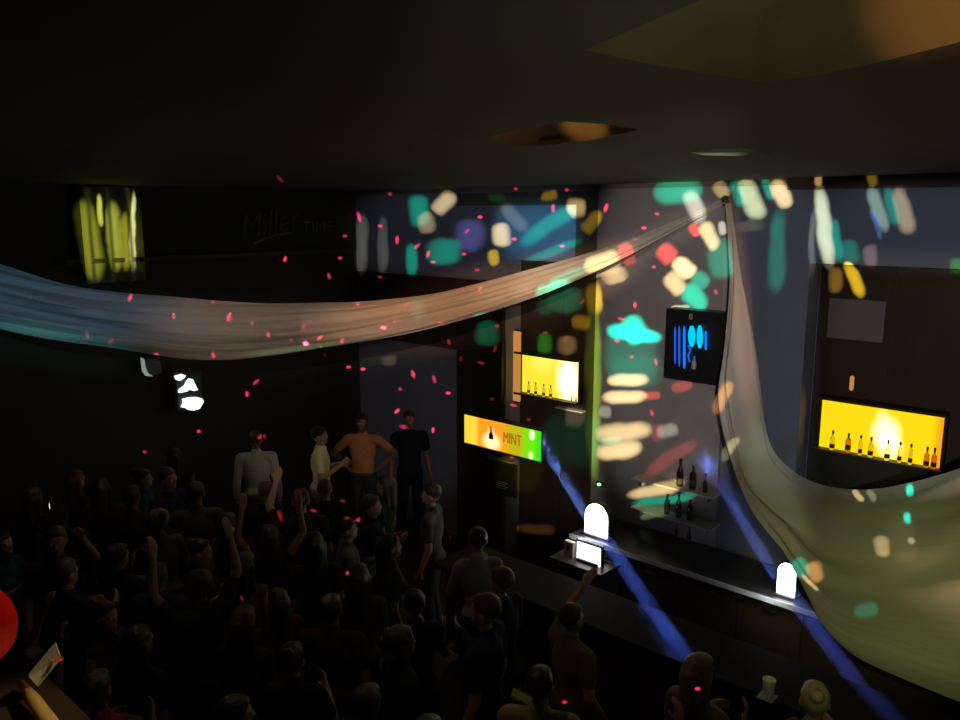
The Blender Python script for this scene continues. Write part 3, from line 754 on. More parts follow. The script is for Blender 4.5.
POSES = {   # per arm: elbow and wrist offsets (outward, forward, up) from the shoulder; mirrored for the other side
    'down': (((.05, -.03, -.29), (.08, .06, -.53)), ((.05, -.02, -.29), (.07, .05, -.53))),
    'up': (((.12, .08, .24), (.06, .16, .48)), ((.16, .06, .21), (.14, .10, .46))),
    'oneup': (((.10, .20, .12), (.02, .30, .34)), ((.06, -.02, -.29), (.05, .12, -.49))),
    'bent': (((.08, .05, -.27), (-.02, .27, -.20)), ((.10, .04, -.26), (-.01, .26, -.12))),
    'hips': (((.23, -.06, -.20), (.03, .05, -.37)), ((.22, -.05, -.20), (.02, .04, -.37))),
}
PROTO = {}
def person_meshes(sex, pose, wear, hairk):
    key = (sex, pose, wear, hairk)
    if key in PROTO: return PROTO[key]
    f = sex == 'f'; sw = .165 if f else .195; hw = .095 if f else .088; g = .86 if f else 1.0
    dx = .03 if pose in ('up', 'bent') else 0            # a dancer's weight on one leg
    J = {}
    hip = [Vector((s * hw + dx * .5, 0, .92)) for s in (-1, 1)]
    kn = [Vector((-hw - .01, .03 + dx, .50)), Vector((hw + .015 + dx, .03 + dx * 2, .50))]
    an = [Vector((-hw - .02, -.03, .085)), Vector((hw + .05 + dx, -.03 - dx, .085))]
    sh = [Vector((s * sw, 0, 1.42)) for s in (-1, 1)]
    el, wr = [], []
    for i, s in enumerate((-1, 1)):
        (a, c) = POSES[pose][i]; el.append(sh[i] + Vector((s * a[0], a[1], a[2]))); wr.append(sh[i] + Vector((s * c[0], c[1], c[2])))
    def torso(bm, e):
        ell(bm, (0, 0, 1.29), (.165 * g + e, .112 * g + e, .20 + e)); ell(bm, (dx * .3, .01, 1.10), (.140 * g + e, .098 * g + e, .17 + e))
        ell(bm, (dx * .5, -.01, .95), (.158 + e, .118 + e, .125 + e)); capsule(bm, sh[0] * .93 + Vector((0, 0, .1)), sh[1] * .93 + Vector((0, 0, .1)), .058 * g + e, .058 * g + e)
        capsule(bm, (0, -.01, 1.40), (0, 0, 1.49), .075 + e, .06 + e * .6)
        if f:
            for s in (-1, 1): ell(bm, (s * .07, .085, 1.27), (.062 + e, .055 + e, .06 + e))
    def arm(bm, i, e, full=True, part=1.0):
        capsule(bm, sh[i], sh[i].lerp(el[i], part), .053 * g + e, (.053 + (.041 - .053) * part) * g + e)
        if full: capsule(bm, el[i], wr[i], .041 * g + e, .028 * g + e)
    def leg(bm, i, e, low=1.0):
        capsule(bm, hip[i], kn[i], .082 + e, .056 + e); capsule(bm, kn[i], kn[i].lerp(an[i], .4), .054 + e, .055 + e); capsule(bm, kn[i].lerp(an[i], .4), kn[i].lerp(an[i], low), .055 + e, .036 + e + .012 * (e > 0))
    bm = NB(); torso(bm, 0)
    for i in (0, 1):
        arm(bm, i, 0); leg(bm, i, 0)
        capsule(bm, an[i] - Vector((0, .03, .04)), an[i] + Vector((0, .13, -.05)), .036, .03)
        fd = (wr[i] - el[i]).normalized(); pn = Vector((-(-1, 1)[i], .25, .0)) if pose in ('down', 'hips') else Vector((0, 1, .1)) if pose in ('up', 'oneup') else Vector((-(-1, 1)[i], 0, .3))
        hand(bm, wr[i], fd, pn, (-1, 1)[i], .55)
    capsule(bm, (0, -.005, 1.46), (0, .012, 1.56), .054 * g, .05 * g)
    ell(bm, (0, .0, 1.665), (.076, .095, .098)); ell(bm, (0, .035, 1.61), (.060, .062, .075)); ell(bm, (0, .072, 1.56), (.026, .022, .02))
    ell(bm, (0, .098, 1.632), (.012, .018, .024)); ell(bm, (0, .092, 1.586), (.026, .010, .006)); ell(bm, (0, .093, 1.573), (.022, .010, .006))
    for s in (-1, 1): ell(bm, (s * .076, -.005, 1.64), (.012, .02, .032)); ell(bm, (s * .03, .086, 1.672), (.02, .008, .006))
    out = {'body': fuse('body', bm, .0095, 3)}
    for i, s in enumerate((-1, 1)):
        bm = NB(); bmesh.ops.create_uvsphere(bm, u_segments=8, v_segments=6, radius=.0115, matrix=Matrix.Translation((s * .03, .084, 1.655)))
        me = bpy.data.meshes.new('eye'); bm.to_mesh(me); bm.free(); out['eye%d' % i] = me
    bm = NB(); ell(bm, (0, -.016, 1.688), (.084, .098, .092))
    ell(bm, (0, .028, 1.728), (.066, .058, .036))
    if hairk == 'long':
        capsule(bm, (0, -.07, 1.66), (0, -.085, 1.40), .075, .055); capsule(bm, (-.065, -.03, 1.65), (-.075, -.05, 1.42), .04, .03); capsule(bm, (.065, -.03, 1.65), (.075, -.05, 1.44), .04, .03)
    elif hairk == 'bun':
        ell(bm, (0, -.10, 1.75), (.045, .045, .04))
    out['hair'] = fuse('hair', bm, .011, 2)
    if wear == 'shirt':
        bm = NB(); torso(bm, .013)
        for i in (0, 1): arm(bm, i, .013, False, .62)
        out['shirt'] = fuse('shirt', bm, .013, 3)
    elif wear == 'longshirt':
        bm = NB(); torso(bm, .015)
        for i in (0, 1): arm(bm, i, .013, True)
        out['shirt'] = fuse('shirt', bm, .013, 3)
    else:
        bm = NB(); torso(bm, .011)
        out['dress'] = None
        tube(bm, [(dx * .4, 0, 1.05), (dx * .5, 0, .9), (dx * .6, .01, .58)], [.13, .175, .22], 24)
        out['dress'] = fuse('dress', bm, .013, 3)
    if wear != 'dress':
        bm = NB(); ell(bm, (dx * .5, -.01, .935), (.182, .142, .115))
        for i in (0, 1): leg(bm, i, .013, .97)
        out['trousers'] = fuse('trousers', bm, .015, 3)
    for i in (0, 1):
        bm = NB(); a = an[i]; capsule(bm, a + Vector((0, -.045, -.035)), a + Vector((0, .13, -.046)), .046, .037); ell(bm, a + Vector((0, -.02, .0)), (.046, .05, .045))
        for v in bm.verts: v.co.z = max(v.co.z, .002)
        me = bpy.data.meshes.new('shoe'); bm.to_mesh(me); bm.free()
        for pl in me.polygons: pl.use_smooth = True
        out['shoe%d' % i] = me
    MM = {'body': 'skin', 'eye0': 'eye', 'eye1': 'eye', 'hair': 'hair', 'shirt': 'cloth', 'dress': 'cloth', 'trousers': 'cloth', 'shoe0': 'shoe', 'shoe1': 'shoe'}
    for k, me in out.items(): me.materials.clear(); me.materials.append(MT[MM[k]])
    out['_hand'] = (wr[0] + (wr[0] - el[0]).normalized() * .09, (wr[0] - el[0]).normalized())
    PROTO[key] = out
    return out
SKINS = [(.42, .25, .17), (.36, .2, .13), (.5, .31, .22), (.2, .11, .07)]
HAIRS = [(.012, .009, .007), (.03, .018, .01), (.06, .035, .018), (.22, .15, .07)]
def person(sex, pose, wear, hairk, loc, face, top, legs, label, group, scale=1.0, skin=None, hair=None):
    P = person_meshes(sex, pose, wear, hairk)
    t = thing('person', label, 'person', loc, face, group); t.scale = (scale,) * 3
    sk = skin or random.choice(SKINS); hr = hair or random.choice(HAIRS[:3] if random.random() < .85 else HAIRS)
    for k, me in P.items():
        if k.startswith('_'): continue
        o = bpy.data.objects.new(k.rstrip('01'), me); COL.objects.link(o); o.parent = t
        o.color = (*{'body': sk, 'hair': hr, 'shirt': top, 'dress': top, 'trousers': legs}.get(k, (1, 1, 1)), 1)
    return t
def hand_point(t, sex, pose, wear, hairk):
    p, d = person_meshes(sex, pose, wear, hairk)['_hand']
    R = Matrix.Rotation(t.rotation_euler.z, 3, 'Z'); return t.location + R @ (p * t.scale[0]), R @ d

def floor_at(px, py, hgt): p = on_z(px, py, hgt); return Vector((p.x, p.y, 0))
taken = []
def ang_to(p, q): d = Vector(q) - Vector(p); return math.atan2(-d.x, d.y)     # facing +Y local towards q
DJ = Vector((-9, 5, 0)); BARC = Vector((-3.2, 6, 0))
def put(px, py, scale, *a, face=0, **k):
    p = floor_at(px, py, 1.765 * scale); taken.append(p)
    return person(a[0], a[1], a[2], a[3], p, face, *a[4:], scale=scale, **k)
G0 = 'people standing by the far wall'
away = math.radians(55)
put(255, 431, .98, 'm', 'down', 'longshirt', 'short', (.50, .47, .40), (.10, .09, .09), 'person in a white shirt seen from behind, near the dark side wall', G0, face=away)
put(319, 427, .98, 'm', 'bent', 'shirt', 'short', (.85, .76, .50), (.25, .25, .25), 'person in a cream shirt standing sideways between the white and orange shirts', G0, face=-.75)
put(362, 414, 1.0, 'm', 'hips', 'shirt', 'short', (.62, .24, .09), (.05, .04, .04), 'person in an orange shirt with arms out, by the far corner', G0, face=away + PI - .3)
put(409, 411, 1.0, 'm', 'down', 'shirt', 'short', (.012, .012, .014), (.012, .012, .014), 'person all in black standing next to the orange shirt', G0, face=away + PI, skin=(.36, .16, .09))
G1 = 'people at the bar end of the crowd'
put(540, 668, .98, 'm', 'down', 'shirt', 'short', (.32, .28, .10), (.02, .02, .03), 'person in a dull yellow shirt low in the crowd, in line below the till', G1, face=.5)
put(816, 684, .97, 'f', 'bent', 'longshirt', 'bun', (.26, .22, .17), (.03, .03, .03), 'person in a pale brown long sleeved top under the falling drape', G1, face=.4, hair=(.30, .24, .17))
cb = on_z(768, 697, 1.05); cup = thing('cup', 'pale cup standing on the dark serving bar', 'cup', (cb.x, cb.y, 1.0505))
obj('cup_body', lathe(NB(), [(.030, 0), (.034, .01), (.044, .13), (.046, .135), (.042, .135), (.036, .06)], 20), mat('white_paper_cup', (.8, .78, .85), .6), cup, smooth=True)
obj('napkin', bx(-.06, .05, -.06, .05, .0, .004), MT['paper'], cup)
put(700, 655, 1.0, 'f', 'bent', 'shirt', 'long', (.20, .17, .15), (.03, .03, .03), 'person in a beige shirt where the first blue streak meets the serving bar', G1, face=-.2, hair=(.22, .16, .1))
put(478, 528, .97, 'f', 'bent', 'longshirt', 'short', (.22, .21, .2), (.04, .04, .05), 'person in a light grey top with bent arms, in line below the long yellow sign', G1, face=.9)
put(95, 672, .98, 'm', 'bent', 'shirt', 'short', (.30, .03, .03), (.02, .02, .03), 'person in a dark red shirt below the balcony ledge', G1, face=.6)
tp = put(55, 528, 1.0, 'm', 'oneup', 'shirt', 'short', (.03, .03, .035), (.03, .03, .03), 'person in black holding up a lit phone at the edge of the crowd', G1, face=-2.0)
hp, hd = hand_point(tp, 'm', 'oneup', 'shirt', 'short')
ph = thing('phone', 'lit phone held above the crowd by a person in black', 'phone', tuple(on_plane(51, 506, hp, FWD)), -.5)
obj('phone_body', bx(-.036, .036, -.004, .006, -.07, .07, bev=.003), MT['black'], ph); obj('lamp', bx(-.028, .022, -.009, -.0045, -.018, .03, bev=.004), MT['phone'], ph)['label'] = 'bright white light'

COLORS = [('black', (.012, .012, .013)), ('charcoal', (.03, .03, .032)), ('navy', (.012, .016, .05)), ('dark brown', (.045, .026, .016)), ('maroon', (.07, .012, .014)), ('dark green', (.016, .04, .02)),
          ('grey', (.09, .09, .09)), ('purple', (.04, .015, .05)), ('rust', (.12, .045, .02)), ('olive', (.06, .055, .025)), ('teal', (.015, .06, .06)), ('tan', (.14, .10, .065))]
LEGC = [('black trousers', (.012, .012, .012)), ('blue jeans', (.03, .045, .08)), ('grey trousers', (.06, .06, .06)), ('brown trousers', (.05, .033, .02))]
KINDS = [('m', 'down', 'shirt', 'short'), ('m', 'up', 'shirt', 'short'), ('m', 'bent', 'longshirt', 'short'), ('m', 'oneup', 'shirt', 'short'), ('f', 'down', 'dress', 'long'), ('f', 'up', 'dress', 'long'), ('f', 'bent', 'shirt', 'bun'), ('f', 'down', 'shirt', 'long')]
POSEW = {'down': 'arms down', 'up': 'both arms raised', 'bent': 'arms bent', 'oneup': 'one arm raised'}
used = set()
def zone(p):
    if p.y > 4.6 and p.x > -6.2: return 'by the serving bar'
    if p.x < -7.6: return 'by the side wall'
    if p.y < 2.1: return 'below the balcony'
    if p.y > 4.6: return 'under the lit signs'
    return 'mid floor'
cnt = 0
gx = X0 + .55
rows_y = [1.0 + .55 * j for j in range(12)]
for j, yy in enumerate(rows_y):
    xx = X0 + .5 + (.31 if j % 2 else 0)
    while xx < -1.1:
        p = Vector((xx + random.uniform(-.05, .05), yy + random.uniform(-.05, .05), 0)); xx += .63
        if p.x > -5.5 and p.y > 4.75: continue                        # room kept for the bar
        if p.y > 6.9: continue
        if any((p - q).length < .52 for q in taken): continue
        d = p - Vector((0, 0, 0)); f = d.x * FH.x + d.y * FH.y; r = d.x * RIGHT.x + d.y * RIGHT.y
        if f < 1.5: continue
        az = math.atan2(r, f)
        top_z = 1.8; ydn = math.atan2(EYE.z - top_z, f)
        if abs(az) > math.radians(33) or ydn > math.radians(37): continue
        if p.x < -7.0 and p.y > 4.2 and random.random() < .5: continue
        hp_ = M.inverted() @ Vector((p.x, p.y, 1.65)); hx, hy = 480 - F * hp_.x / hp_.z, 360 + F * hp_.y / hp_.z
        if (585 < hx < 725 and hy < 668) or (445 < hx < 585 and hy < 515) or (215 < hx < 445 and hy < 472): continue                      # open floor in front of the serving bar
        taken.append(p)
        k = random.choices(KINDS, weights=[6, 1, 4, 1.2, 3, .6, 3, 4])[0]
        for tries in range(400):
            c = random.choices(COLORS, weights=[6, 5, 4, 3, 2, 2, 3, 2, 2, 2, 2, 2])[0]; lg = random.choice(LEGC)
            key = (c[0], lg[0] if k[2] != 'dress' else 'dress', k[1], k[2], zone(p))
            if key not in used: break
            if tries % 20 == 19: k = random.choice(KINDS)
        used.add(key)
        gar = {'shirt': 'shirt', 'longshirt': 'long sleeved shirt', 'dress': 'dress'}[k[2]]
        lab = 'person in %s %s%s, %s, %s' % (c[0], gar, '' if k[2] == 'dress' else ', ' + lg[0], POSEW[k[1]], zone(p))
        tgt = DJ if random.random() < .6 else BARC
        person(*k, p, ang_to(p, tgt) + random.uniform(-.7, .7), c[1], lg[1], lab, 'dark crowd on the dance floor', scale=random.uniform(.92, 1.03) * (.96 if k[0] == 'f' else 1))
        cnt += 1
print('crowd', cnt)
# neighbour on the balcony, only an elbow in view
EW = on_z(-30, 632, 2.721 + 1.22 * .95); NEIGH = EW - Matrix.Rotation(1.0, 3, 'Z') @ Vector((.415, -.055, 0)) * .95; NEIGH.z = 2.721
person('m', 'hips', 'longshirt', 'short', NEIGH, 1.0, (.75, .05, .035), (.03, .03, .03), 'person in a red long sleeved shirt at the balcony ledge, only an elbow showing', None, scale=.95)

# ================================================================== LIGHT EFFECTS
GL = Vector((.12, -.22, 4.52))                # effect projector hung over the balcony
GT = Vector((-4.4, 7.0, 3.3))
def local_frame(loc, target):
    d = (Vector(target) - loc).normalized(); q = d.to_track_quat('-Z', 'Y'); return q.to_matrix().transposed()
def uv_of(P, loc, R): v = R @ (P - loc); return Vector((v.x / -v.z, v.y / -v.z))
def gobo_light(name, loc, target, watts, deg, blobs, power=4, soft=.55, hi=1.6, warp=0.0):
    """a lamp whose gobo plate lets through a set of coloured slots; blobs = (c, a, b, colour): slot centre and half axes on the gobo plane"""
    o = spot(name, loc, target, watts, (1, 1, 1), deg, .05, .004)
    l = o.data; l.use_nodes = True; nt = l.node_tree; L = nt.links.new
    em = next(n for n in nt.nodes if n.type == 'EMISSION')
    tc = nd(nt, 'ShaderNodeTexCoord'); sx = nd(nt, 'ShaderNodeSeparateXYZ'); L(tc.outputs['Normal'], sx.inputs[0])
    az = nd(nt, 'ShaderNodeMath', operation='ABSOLUTE'); L(sx.outputs['Z'], az.inputs[0])
    u = nd(nt, 'ShaderNodeMath', operation='DIVIDE'); L(sx.outputs['X'], u.inputs[0]); L(az.outputs[0], u.inputs[1])
    v = nd(nt, 'ShaderNodeMath', operation='DIVIDE'); L(sx.outputs['Y'], v.inputs[0]); L(az.outputs[0], v.inputs[1])
    uv1 = nd(nt, 'ShaderNodeCombineXYZ'); L(u.outputs[0], uv1.inputs[0]); L(v.outputs[0], uv1.inputs[1]); uv1.inputs[2].default_value = 1
    if warp:                                  # uneven lens: slot edges wander a little
        nz = nd(nt, 'ShaderNodeTexNoise'); nz.inputs['Scale'].default_value = 26; nz.inputs['Detail'].default_value = 2; L(uv1.outputs[0], nz.inputs['Vector'])
        ct = nd(nt, 'ShaderNodeVectorMath', operation='SUBTRACT'); L(nz.outputs['Color'], ct.inputs[0]); ct.inputs[1].default_value = (.5, .5, .5)
        wv = nd(nt, 'ShaderNodeVectorMath', operation='MULTIPLY_ADD'); L(ct.outputs[0], wv.inputs[0]); wv.inputs[1].default_value = (warp * 2, warp * 2, 0); L(uv1.outputs[0], wv.inputs[2]); uv1 = wv
    acc = None
    for c, a, b, col in blobs:
        det = a.x * b.y - a.y * b.x
        if abs(det) < 1e-12: continue
        r1 = (b.y / det, -b.x / det); r2 = (-a.y / det, a.x / det)
        ds = []; src = uv1
        if acc is not None:                       # keeps the slots evaluated one after another
            src = nd(nt, 'ShaderNodeVectorMath', operation='MULTIPLY_ADD'); L(acc.outputs[0], src.inputs[0]); src.inputs[1].default_value = (1e-9, 1e-9, 1e-9); L(uv1.outputs[0], src.inputs[2])
        for r in (r1, r2):
            d = nd(nt, 'ShaderNodeVectorMath', operation='DOT_PRODUCT'); L(src.outputs[0], d.inputs[0]); d.inputs[1].default_value = (r[0], r[1], -(r[0] * c.x + r[1] * c.y))
            q = nd(nt, 'ShaderNodeMath', operation='MULTIPLY'); L(d.outputs['Value'], q.inputs[0]); L(d.outputs['Value'], q.inputs[1])
            if power == 4 or (power == 3 and r is r1):
                q2 = nd(nt, 'ShaderNodeMath', operation='MULTIPLY'); L(q.outputs[0], q2.inputs[0]); L(q.outputs[0], q2.inputs[1]); q = q2
            ds.append(q)
        s = nd(nt, 'ShaderNodeMath', operation='ADD'); L(ds[0].outputs[0], s.inputs[0]); L(ds[1].outputs[0], s.inputs[1])
        mr = nd(nt, 'ShaderNodeMapRange', interpolation_type='SMOOTHSTEP'); L(s.outputs[0], mr.inputs['Value'])
        mr.inputs['From Min'].default_value = hi; mr.inputs['From Max'].default_value = soft * .3
        sc = nd(nt, 'ShaderNodeVectorMath', operation='MULTIPLY_ADD')
        L(mr.outputs['Result'], sc.inputs[0]); sc.inputs[1].default_value = col
        if acc is None: sc.inputs[2].default_value = (0, 0, 0)
        else: L(acc.outputs[0], sc.inputs[2])
        acc = sc
    L(acc.outputs[0], em.inputs['Color']); em.inputs['Strength'].default_value = 1
    return o
R1 = local_frame(GL, GT)
T_, C_, R_, Y_, G_, O_, W_, I_, GR = (.0, .62, .36), (1., .74, .34), (1., .10, .08), (.62, .42, .02), (.05, .55, .05), (1., .45, .14), (.8, .78, .62), (.14, .14, .42), (.42, .42, .36)
wall = lambda px, py: on_y(px, py, BARY - .03)
bay = lambda px, py: on_y(px, py, BARY + DEP - .02)
dr1 = lambda px, py: on_plane(px, py, A3 + nA * .05, nA)
dr2 = lambda px, py: on_plane(px, py, A3 + nB * .12, nB)
side = lambda px, py: on_x(px, py, X0 + .1)
PATCH = [
 # (x0,y0,x1,y1, full width, colour, strength, surface)
 (362, 217, 361, 273, 11, W_, .10, wall), (384, 220, 382, 270, 9, W_, .08, wall),
 (418, 196, 420, 226, 18, T_, .40, wall), (454, 194, 436, 212, 15, C_, .62, wall), (424, 213, 428, 233, 15, C_, .28, wall),
 (413, 244, 411, 275, 11, T_, .40, wall), (443, 238, 445, 264, 28, T_, .32, wall), (470, 220, 470, 250, 26, I_, .35, wall),
 (501, 224, 502, 247, 15, C_, .85, wall), (505, 205, 525, 230, 13, GR, .22, wall), (493, 251, 494, 266, 8, Y_, .8, wall),
 (522, 243, 574, 208, 14, T_, .38, wall), (528, 259, 579, 242, 8, T_, .30, wall), (495, 230, 578, 230, 50, (.05, .24, .36), .30, wall),
 (541, 197, 557, 196, 9, Y_, .6, wall), (567, 208, 585, 206, 16, C_, .95, wall), (583, 231, 600, 213, 12, Y_, .5, wall), (488, 198, 506, 199, 8, G_, .12, wall),
 (565, 286, 565, 312, 28, T_, .7, bay), (546, 290, 546, 314, 14, T_, .35, bay), (586, 300, 602, 299, 26, Y_, 1.0, bay), (572, 322, 590, 323, 12, Y_, 1.1, bay),
 (567, 336, 567, 354, 16, C_, .65, bay), (545, 334, 545, 352, 12, G_, 1.2, bay), (487, 320, 487, 344, 20, T_, .7, wall), (389, 356, 389, 366, 14, C_, .06, wall),
 (592, 310, 594, 470, 13, (.22, .36, .02), .65, bay),
 (620, 255, 634, 248, 17, R_, .6, dr1), (586, 267, 618, 257, 16, C_, .7, dr1), (548, 284, 586, 269, 8, T_, .3, dr1), (417, 296, 417, 322, 12, T_, .05, dr1),
 (612, 268, 617, 283, 20, C_, .5, wall),
 (655, 192, 700, 190, 22, T_, .55, wall), (688, 192, 700, 222, 14, W_, .55, wall), (703, 224, 716, 248, 13, C_, .85, wall), (692, 224, 698, 235, 9, R_, .6, wall),
 (717, 183, 725, 198, 12, C_, .28, wall), (721, 222, 724, 236, 7, W_, .5, wall), (718, 240, 722, 278, 20, T_, .28, wall),
 (743, 181, 759, 217, 17, (.72, .78, .40), .75, wall), (734, 182, 742, 205, 11, T_, .40, wall), (775, 181, 787, 206, 14, C_, .85, wall), (764, 178, 772, 198, 8, T_, .35, wall),
 (779, 212, 775, 290, 15, T_, .17, wall), (750, 220, 752, 232, 20, (.3, .3, .15), .14, wall),
 (660, 247, 674, 260, 17, R_, .8, wall), (676, 260, 692, 276, 16, C_, 1.25, wall), (694, 275, 707, 288, 15, T_, .5, wall),
 (667, 274, 681, 292, 15, C_, .8, wall), (684, 289, 706, 306, 16, T_, .95, wall), (672, 307, 690, 307, 4, W_, .6, wall),
 (609, 330, 658, 338, 13, (0, .95, .62), 1.25, wall), (628, 318, 642, 342, 20, (0, .95, .62), 1.0, wall),
 (605, 355, 655, 355, 50, T_, .16, wall), (610, 370, 660, 372, 30, T_, .10, wall),
 (608, 380, 646, 378.5, 11, C_, .95, wall), (604, 398, 646, 396, 11, C_, .95, wall), (646, 396, 660, 395, 8, R_, .4, wall), (600, 412, 612, 412, 11, W_, .25, wall),
 (599, 436, 648, 428, 17, C_, .72, wall), (599, 454, 640, 448, 15, C_, .85, wall), (655, 440, 658, 425, 10, R_, .14, wall), (602, 443, 620, 439, 6, T_, .4, wall),
 (657, 433, 677, 428, 11, W_, .22, wall), (545, 440, 600, 442, 46, T_, .16, bay), (565, 417, 585, 417, 16, W_, .35, bay),
 (648, 474, 694, 442, 11, R_, .12, wall), (672, 389, 692, 384, 9, R_, .25, wall), (716, 412, 729, 384, 11, O_, .20, wall), (722, 460, 736, 440, 9, (.5, .5, .2), .22, wall),
 (630, 496, 682, 484, 11, C_, .62, wall), (634, 505, 692, 496, 8, T_, .35, wall), (640, 516, 668, 510, 10, (.2, .28, .14), .35, wall),
 (520, 527, 554, 531, 9, O_, .22, wall), (498, 470, 540, 476, 30, (.2, .2, .02), .18, wall),
 (818, 175, 819, 186, 7, C_, .9, lambda px, py: on_y(px, py, BARY - .22)), (820, 190, 829, 264, 13, (.80, .80, .42), .80, wall), (834, 220, 839, 260, 9, T_, .30, wall), (813, 212, 811, 275, 6, W_, .12, wall),
 (870, 174, 874, 187, 8, Y_, .5, lambda px, py: on_y(px, py, BARY - .22)), (871, 189, 886, 232, 11, (.45, .65, .42), .34, wall), (898, 190, 909, 234, 15, (.85, .62, .32), .32, wall), (887, 190, 896, 225, 10, T_, .24, wall), (872, 210, 880, 240, 6, (.1, .2, .5), .3, wall),
 (869, 246, 872, 266, 13, (.6, .4, .3), .18, wall), (848, 240, 852, 262, 16, T_, .16, wall), (846, 264, 862, 296, 10, Y_, 3.2, bay), (834, 268, 836, 292, 12, (.3, .18, .03), 1.6, bay), (957, 258, 957, 272, 12, G_, .25, wall),
 (907, 490, 914, 489, 11, (0, .85, .62), 1.1, dr2), (905, 517, 911, 516, 9, (0, .85, .62), .8, dr2), (854, 488, 861, 501, 6, C_, .55, dr2), (868, 490, 875, 502, 6, W_, .2, dr2), (880, 536, 881, 556, 14, C_, .30, dr2), (909, 538, 913, 543, 6, W_, .3, dr2),
 (813, 562, 817, 582, 15, O_, .38, dr2), (797, 558, 805, 576, 14, T_, .34, dr2), (802, 574, 818, 590, 4, C_, .5, dr2), (855, 612, 878, 609, 12, T_, .14, dr2), (900, 520, 905, 560, 26, (.3, .2, .1), .1, dr2),
 (82, 205, 96, 276, 20, (.34, .38, .05), .4, side), (112, 205, 116, 268, 12, (.36, .40, .08), .5, side), (124, 215, 126, 268, 9, (.36, .38, .04), .42, side), (133, 196, 133, 268, 5, (.5, .55, .3), .9, side), (99, 196, 101, 225, 5, (.4, .45, .1), .8, side),
]
blobs = []
for x0, y0, x1, y1, w, col, s, sf in PATCH:
    cx, cy = (x0 + x1) / 2, (y0 + y1) / 2; ax, ay = (x1 - x0) / 2, (y1 - y0) / 2
    ln = math.hypot(ax, ay); bxv, byv = -ay / ln * w / 2, ax / ln * w / 2
    P0 = sf(cx, cy); c = uv_of(P0, GL, R1)
    a = uv_of(sf(cx + ax, cy + ay), GL, R1) - c; b = uv_of(sf(cx + bxv, cy + byv), GL, R1) - c
    dist = (P0 - GL).length; k = (dist / 8.0) ** 2
    blobs.append((c, a, b, tuple(v * s * k for v in col)))
GOBO_W = 5200
gobo_light('gobo_projector', GL, GT, GOBO_W * 2.9, 110, [(c, a * .97, b * .95, k) for c, a, b, k in blobs], 3, .0, 2.4, .005)
# red laser dots
DOTS = [(359,217,1,2),(380,226,1,1),(397,240,1,1.6),(417,246,.8,1.5),(380,277,1.2,1),(480,217,1.3,1),(467,231,.5,1.3),(428,254,1.1,1.4),(433,262,.8,1),(464,254,.9,.9),(514,239,1.4,1),(553,208,1,1.6),(562,246,1.1,1),(606,208,1.1,1.7),
 (358,304,1.5,1),(406,305,.7,1.5),(394,321,.7,1.2),(441,323,1.5,1),(480,289,1,1.4),(528,291,.5,2),(342,341,1.2,1.2),(449,342,1.3,1.2),(497,326,1.4,1),(495,349,.9,1.4),(481,363,1,1.5),(363,369,1.3,1),(348,367,.7,.8),(413,374,1,1.6),(434,379,.6,1.6),(448,393,1.2,1),(400,338,.9,1),(400,389,.6,.8),(461,359,.5,1.2),(477,270,.5,1),(516,189,.7,.7),(567,190,.7,.8),(390,194,.6,.7),
 (582,301,.9,1.3),(545,332,.9,.9),(565,338,.8,1.6),(635,305,1,1.2),(635,239,.8,1),(621,319,.6,1.2),(657,214,.7,.9),(644,228,1,1),(696,235,.6,1),(654,267,.7,.8),(716,292,.5,1.1),(617,341,.6,1.2),
 (130,297,1.2,1.7),(174,316,1,1.2),(229,317,1.2,1.8),(252,323,.6,1),(269,335,1,1.3),(304,327,.6,1.8),(320,338,1.1,1.5),(156,354,1.1,1),(213,355,1.3,1.4),(285,259,1.6,1.1),(340,258,1,.8),(329,276,.9,1.2),(345,236,.6,1),(289,185,.8,.6),(188,299,.4,1.1),(213,303,.4,1.3),(247,394,1.2,1.1),(256,382,.8,1.5),(349,367,.8,.9),(325,355,.6,1),(200,432,1,.7),(291,340,.4,.8),(87,335,.35,1.5),(111,341,.35,1.3),
 (433,430,1.3,1.1),(397,411,1.4,1.3),(350,517,1.5,1.6),(312,510,.9,1.2),(393,530,1,1.1),(262,437,.8,1.3),(335,497,.6,1),(280,515,.5,2.2),(404,427,.6,1.8),(435,613,.7,1),(240,598,.6,1.2),(345,572,.7,1),(442,533,.6,.7),(656,362,.6,1.4),(652,413,.5,1.4),(632,357,.5,.8),(727,333,.6,.7),(528,419,1,.9),(492,399,.5,.9),(513,405,.8,1.3),(512,457,.7,.9),(700,690,.4,1),(145,452,.5,.7),(560,700,.4,1)]
LL = Vector((-.12, -.22, 4.52)); LT = Vector((-5.6, 6, 3)); R2 = local_frame(LL, LT)
def in_dr1(px, py): return -20 < px < 640 and smooth_table(up_t, px, 8) - 2 < py < smooth_table(lo_t, px, 8) + 2
blobs = []
for px, py, s, sz in DOTS:
    if in_dr1(px, py): sf = dr1
    elif px < 355: sf = (lambda x, y: on_x(x, y, X0)) if py < 420 else (lambda x, y: on_z(x, y, 1.5))
    elif py > 500: sf = lambda x, y: on_z(x, y, 1.4)
    else: sf = wall
    th = random.choice((.2, 1.3, 1.6, 1.9, 2.4)) if sz > 1 else 0
    P0 = sf(px, py); c = uv_of(P0, LL, R2); la, lb_ = 2.0 * max(1, sz * 1.3), 1.6 * (1 if sz < 1.6 else 1.15)
    a = uv_of(sf(px + la * math.cos(th), py + la * math.sin(th)), LL, R2) - c; b = uv_of(sf(px - lb_ * math.sin(th), py + lb_ * math.cos(th)), LL, R2) - c
    k = ((P0 - LL).length / 8) ** 2
    dk = .35 if sf is dr1 else 1 if sf is wall else 3
    blobs.append((c, a, b, (1. * s * k * dk, .05 * s * k * dk, .13 * s * k * dk)))
LAS_W = 16000
gobo_light('laser_projector', LL, LT, LAS_W, 120, blobs, power=2, soft=.3)
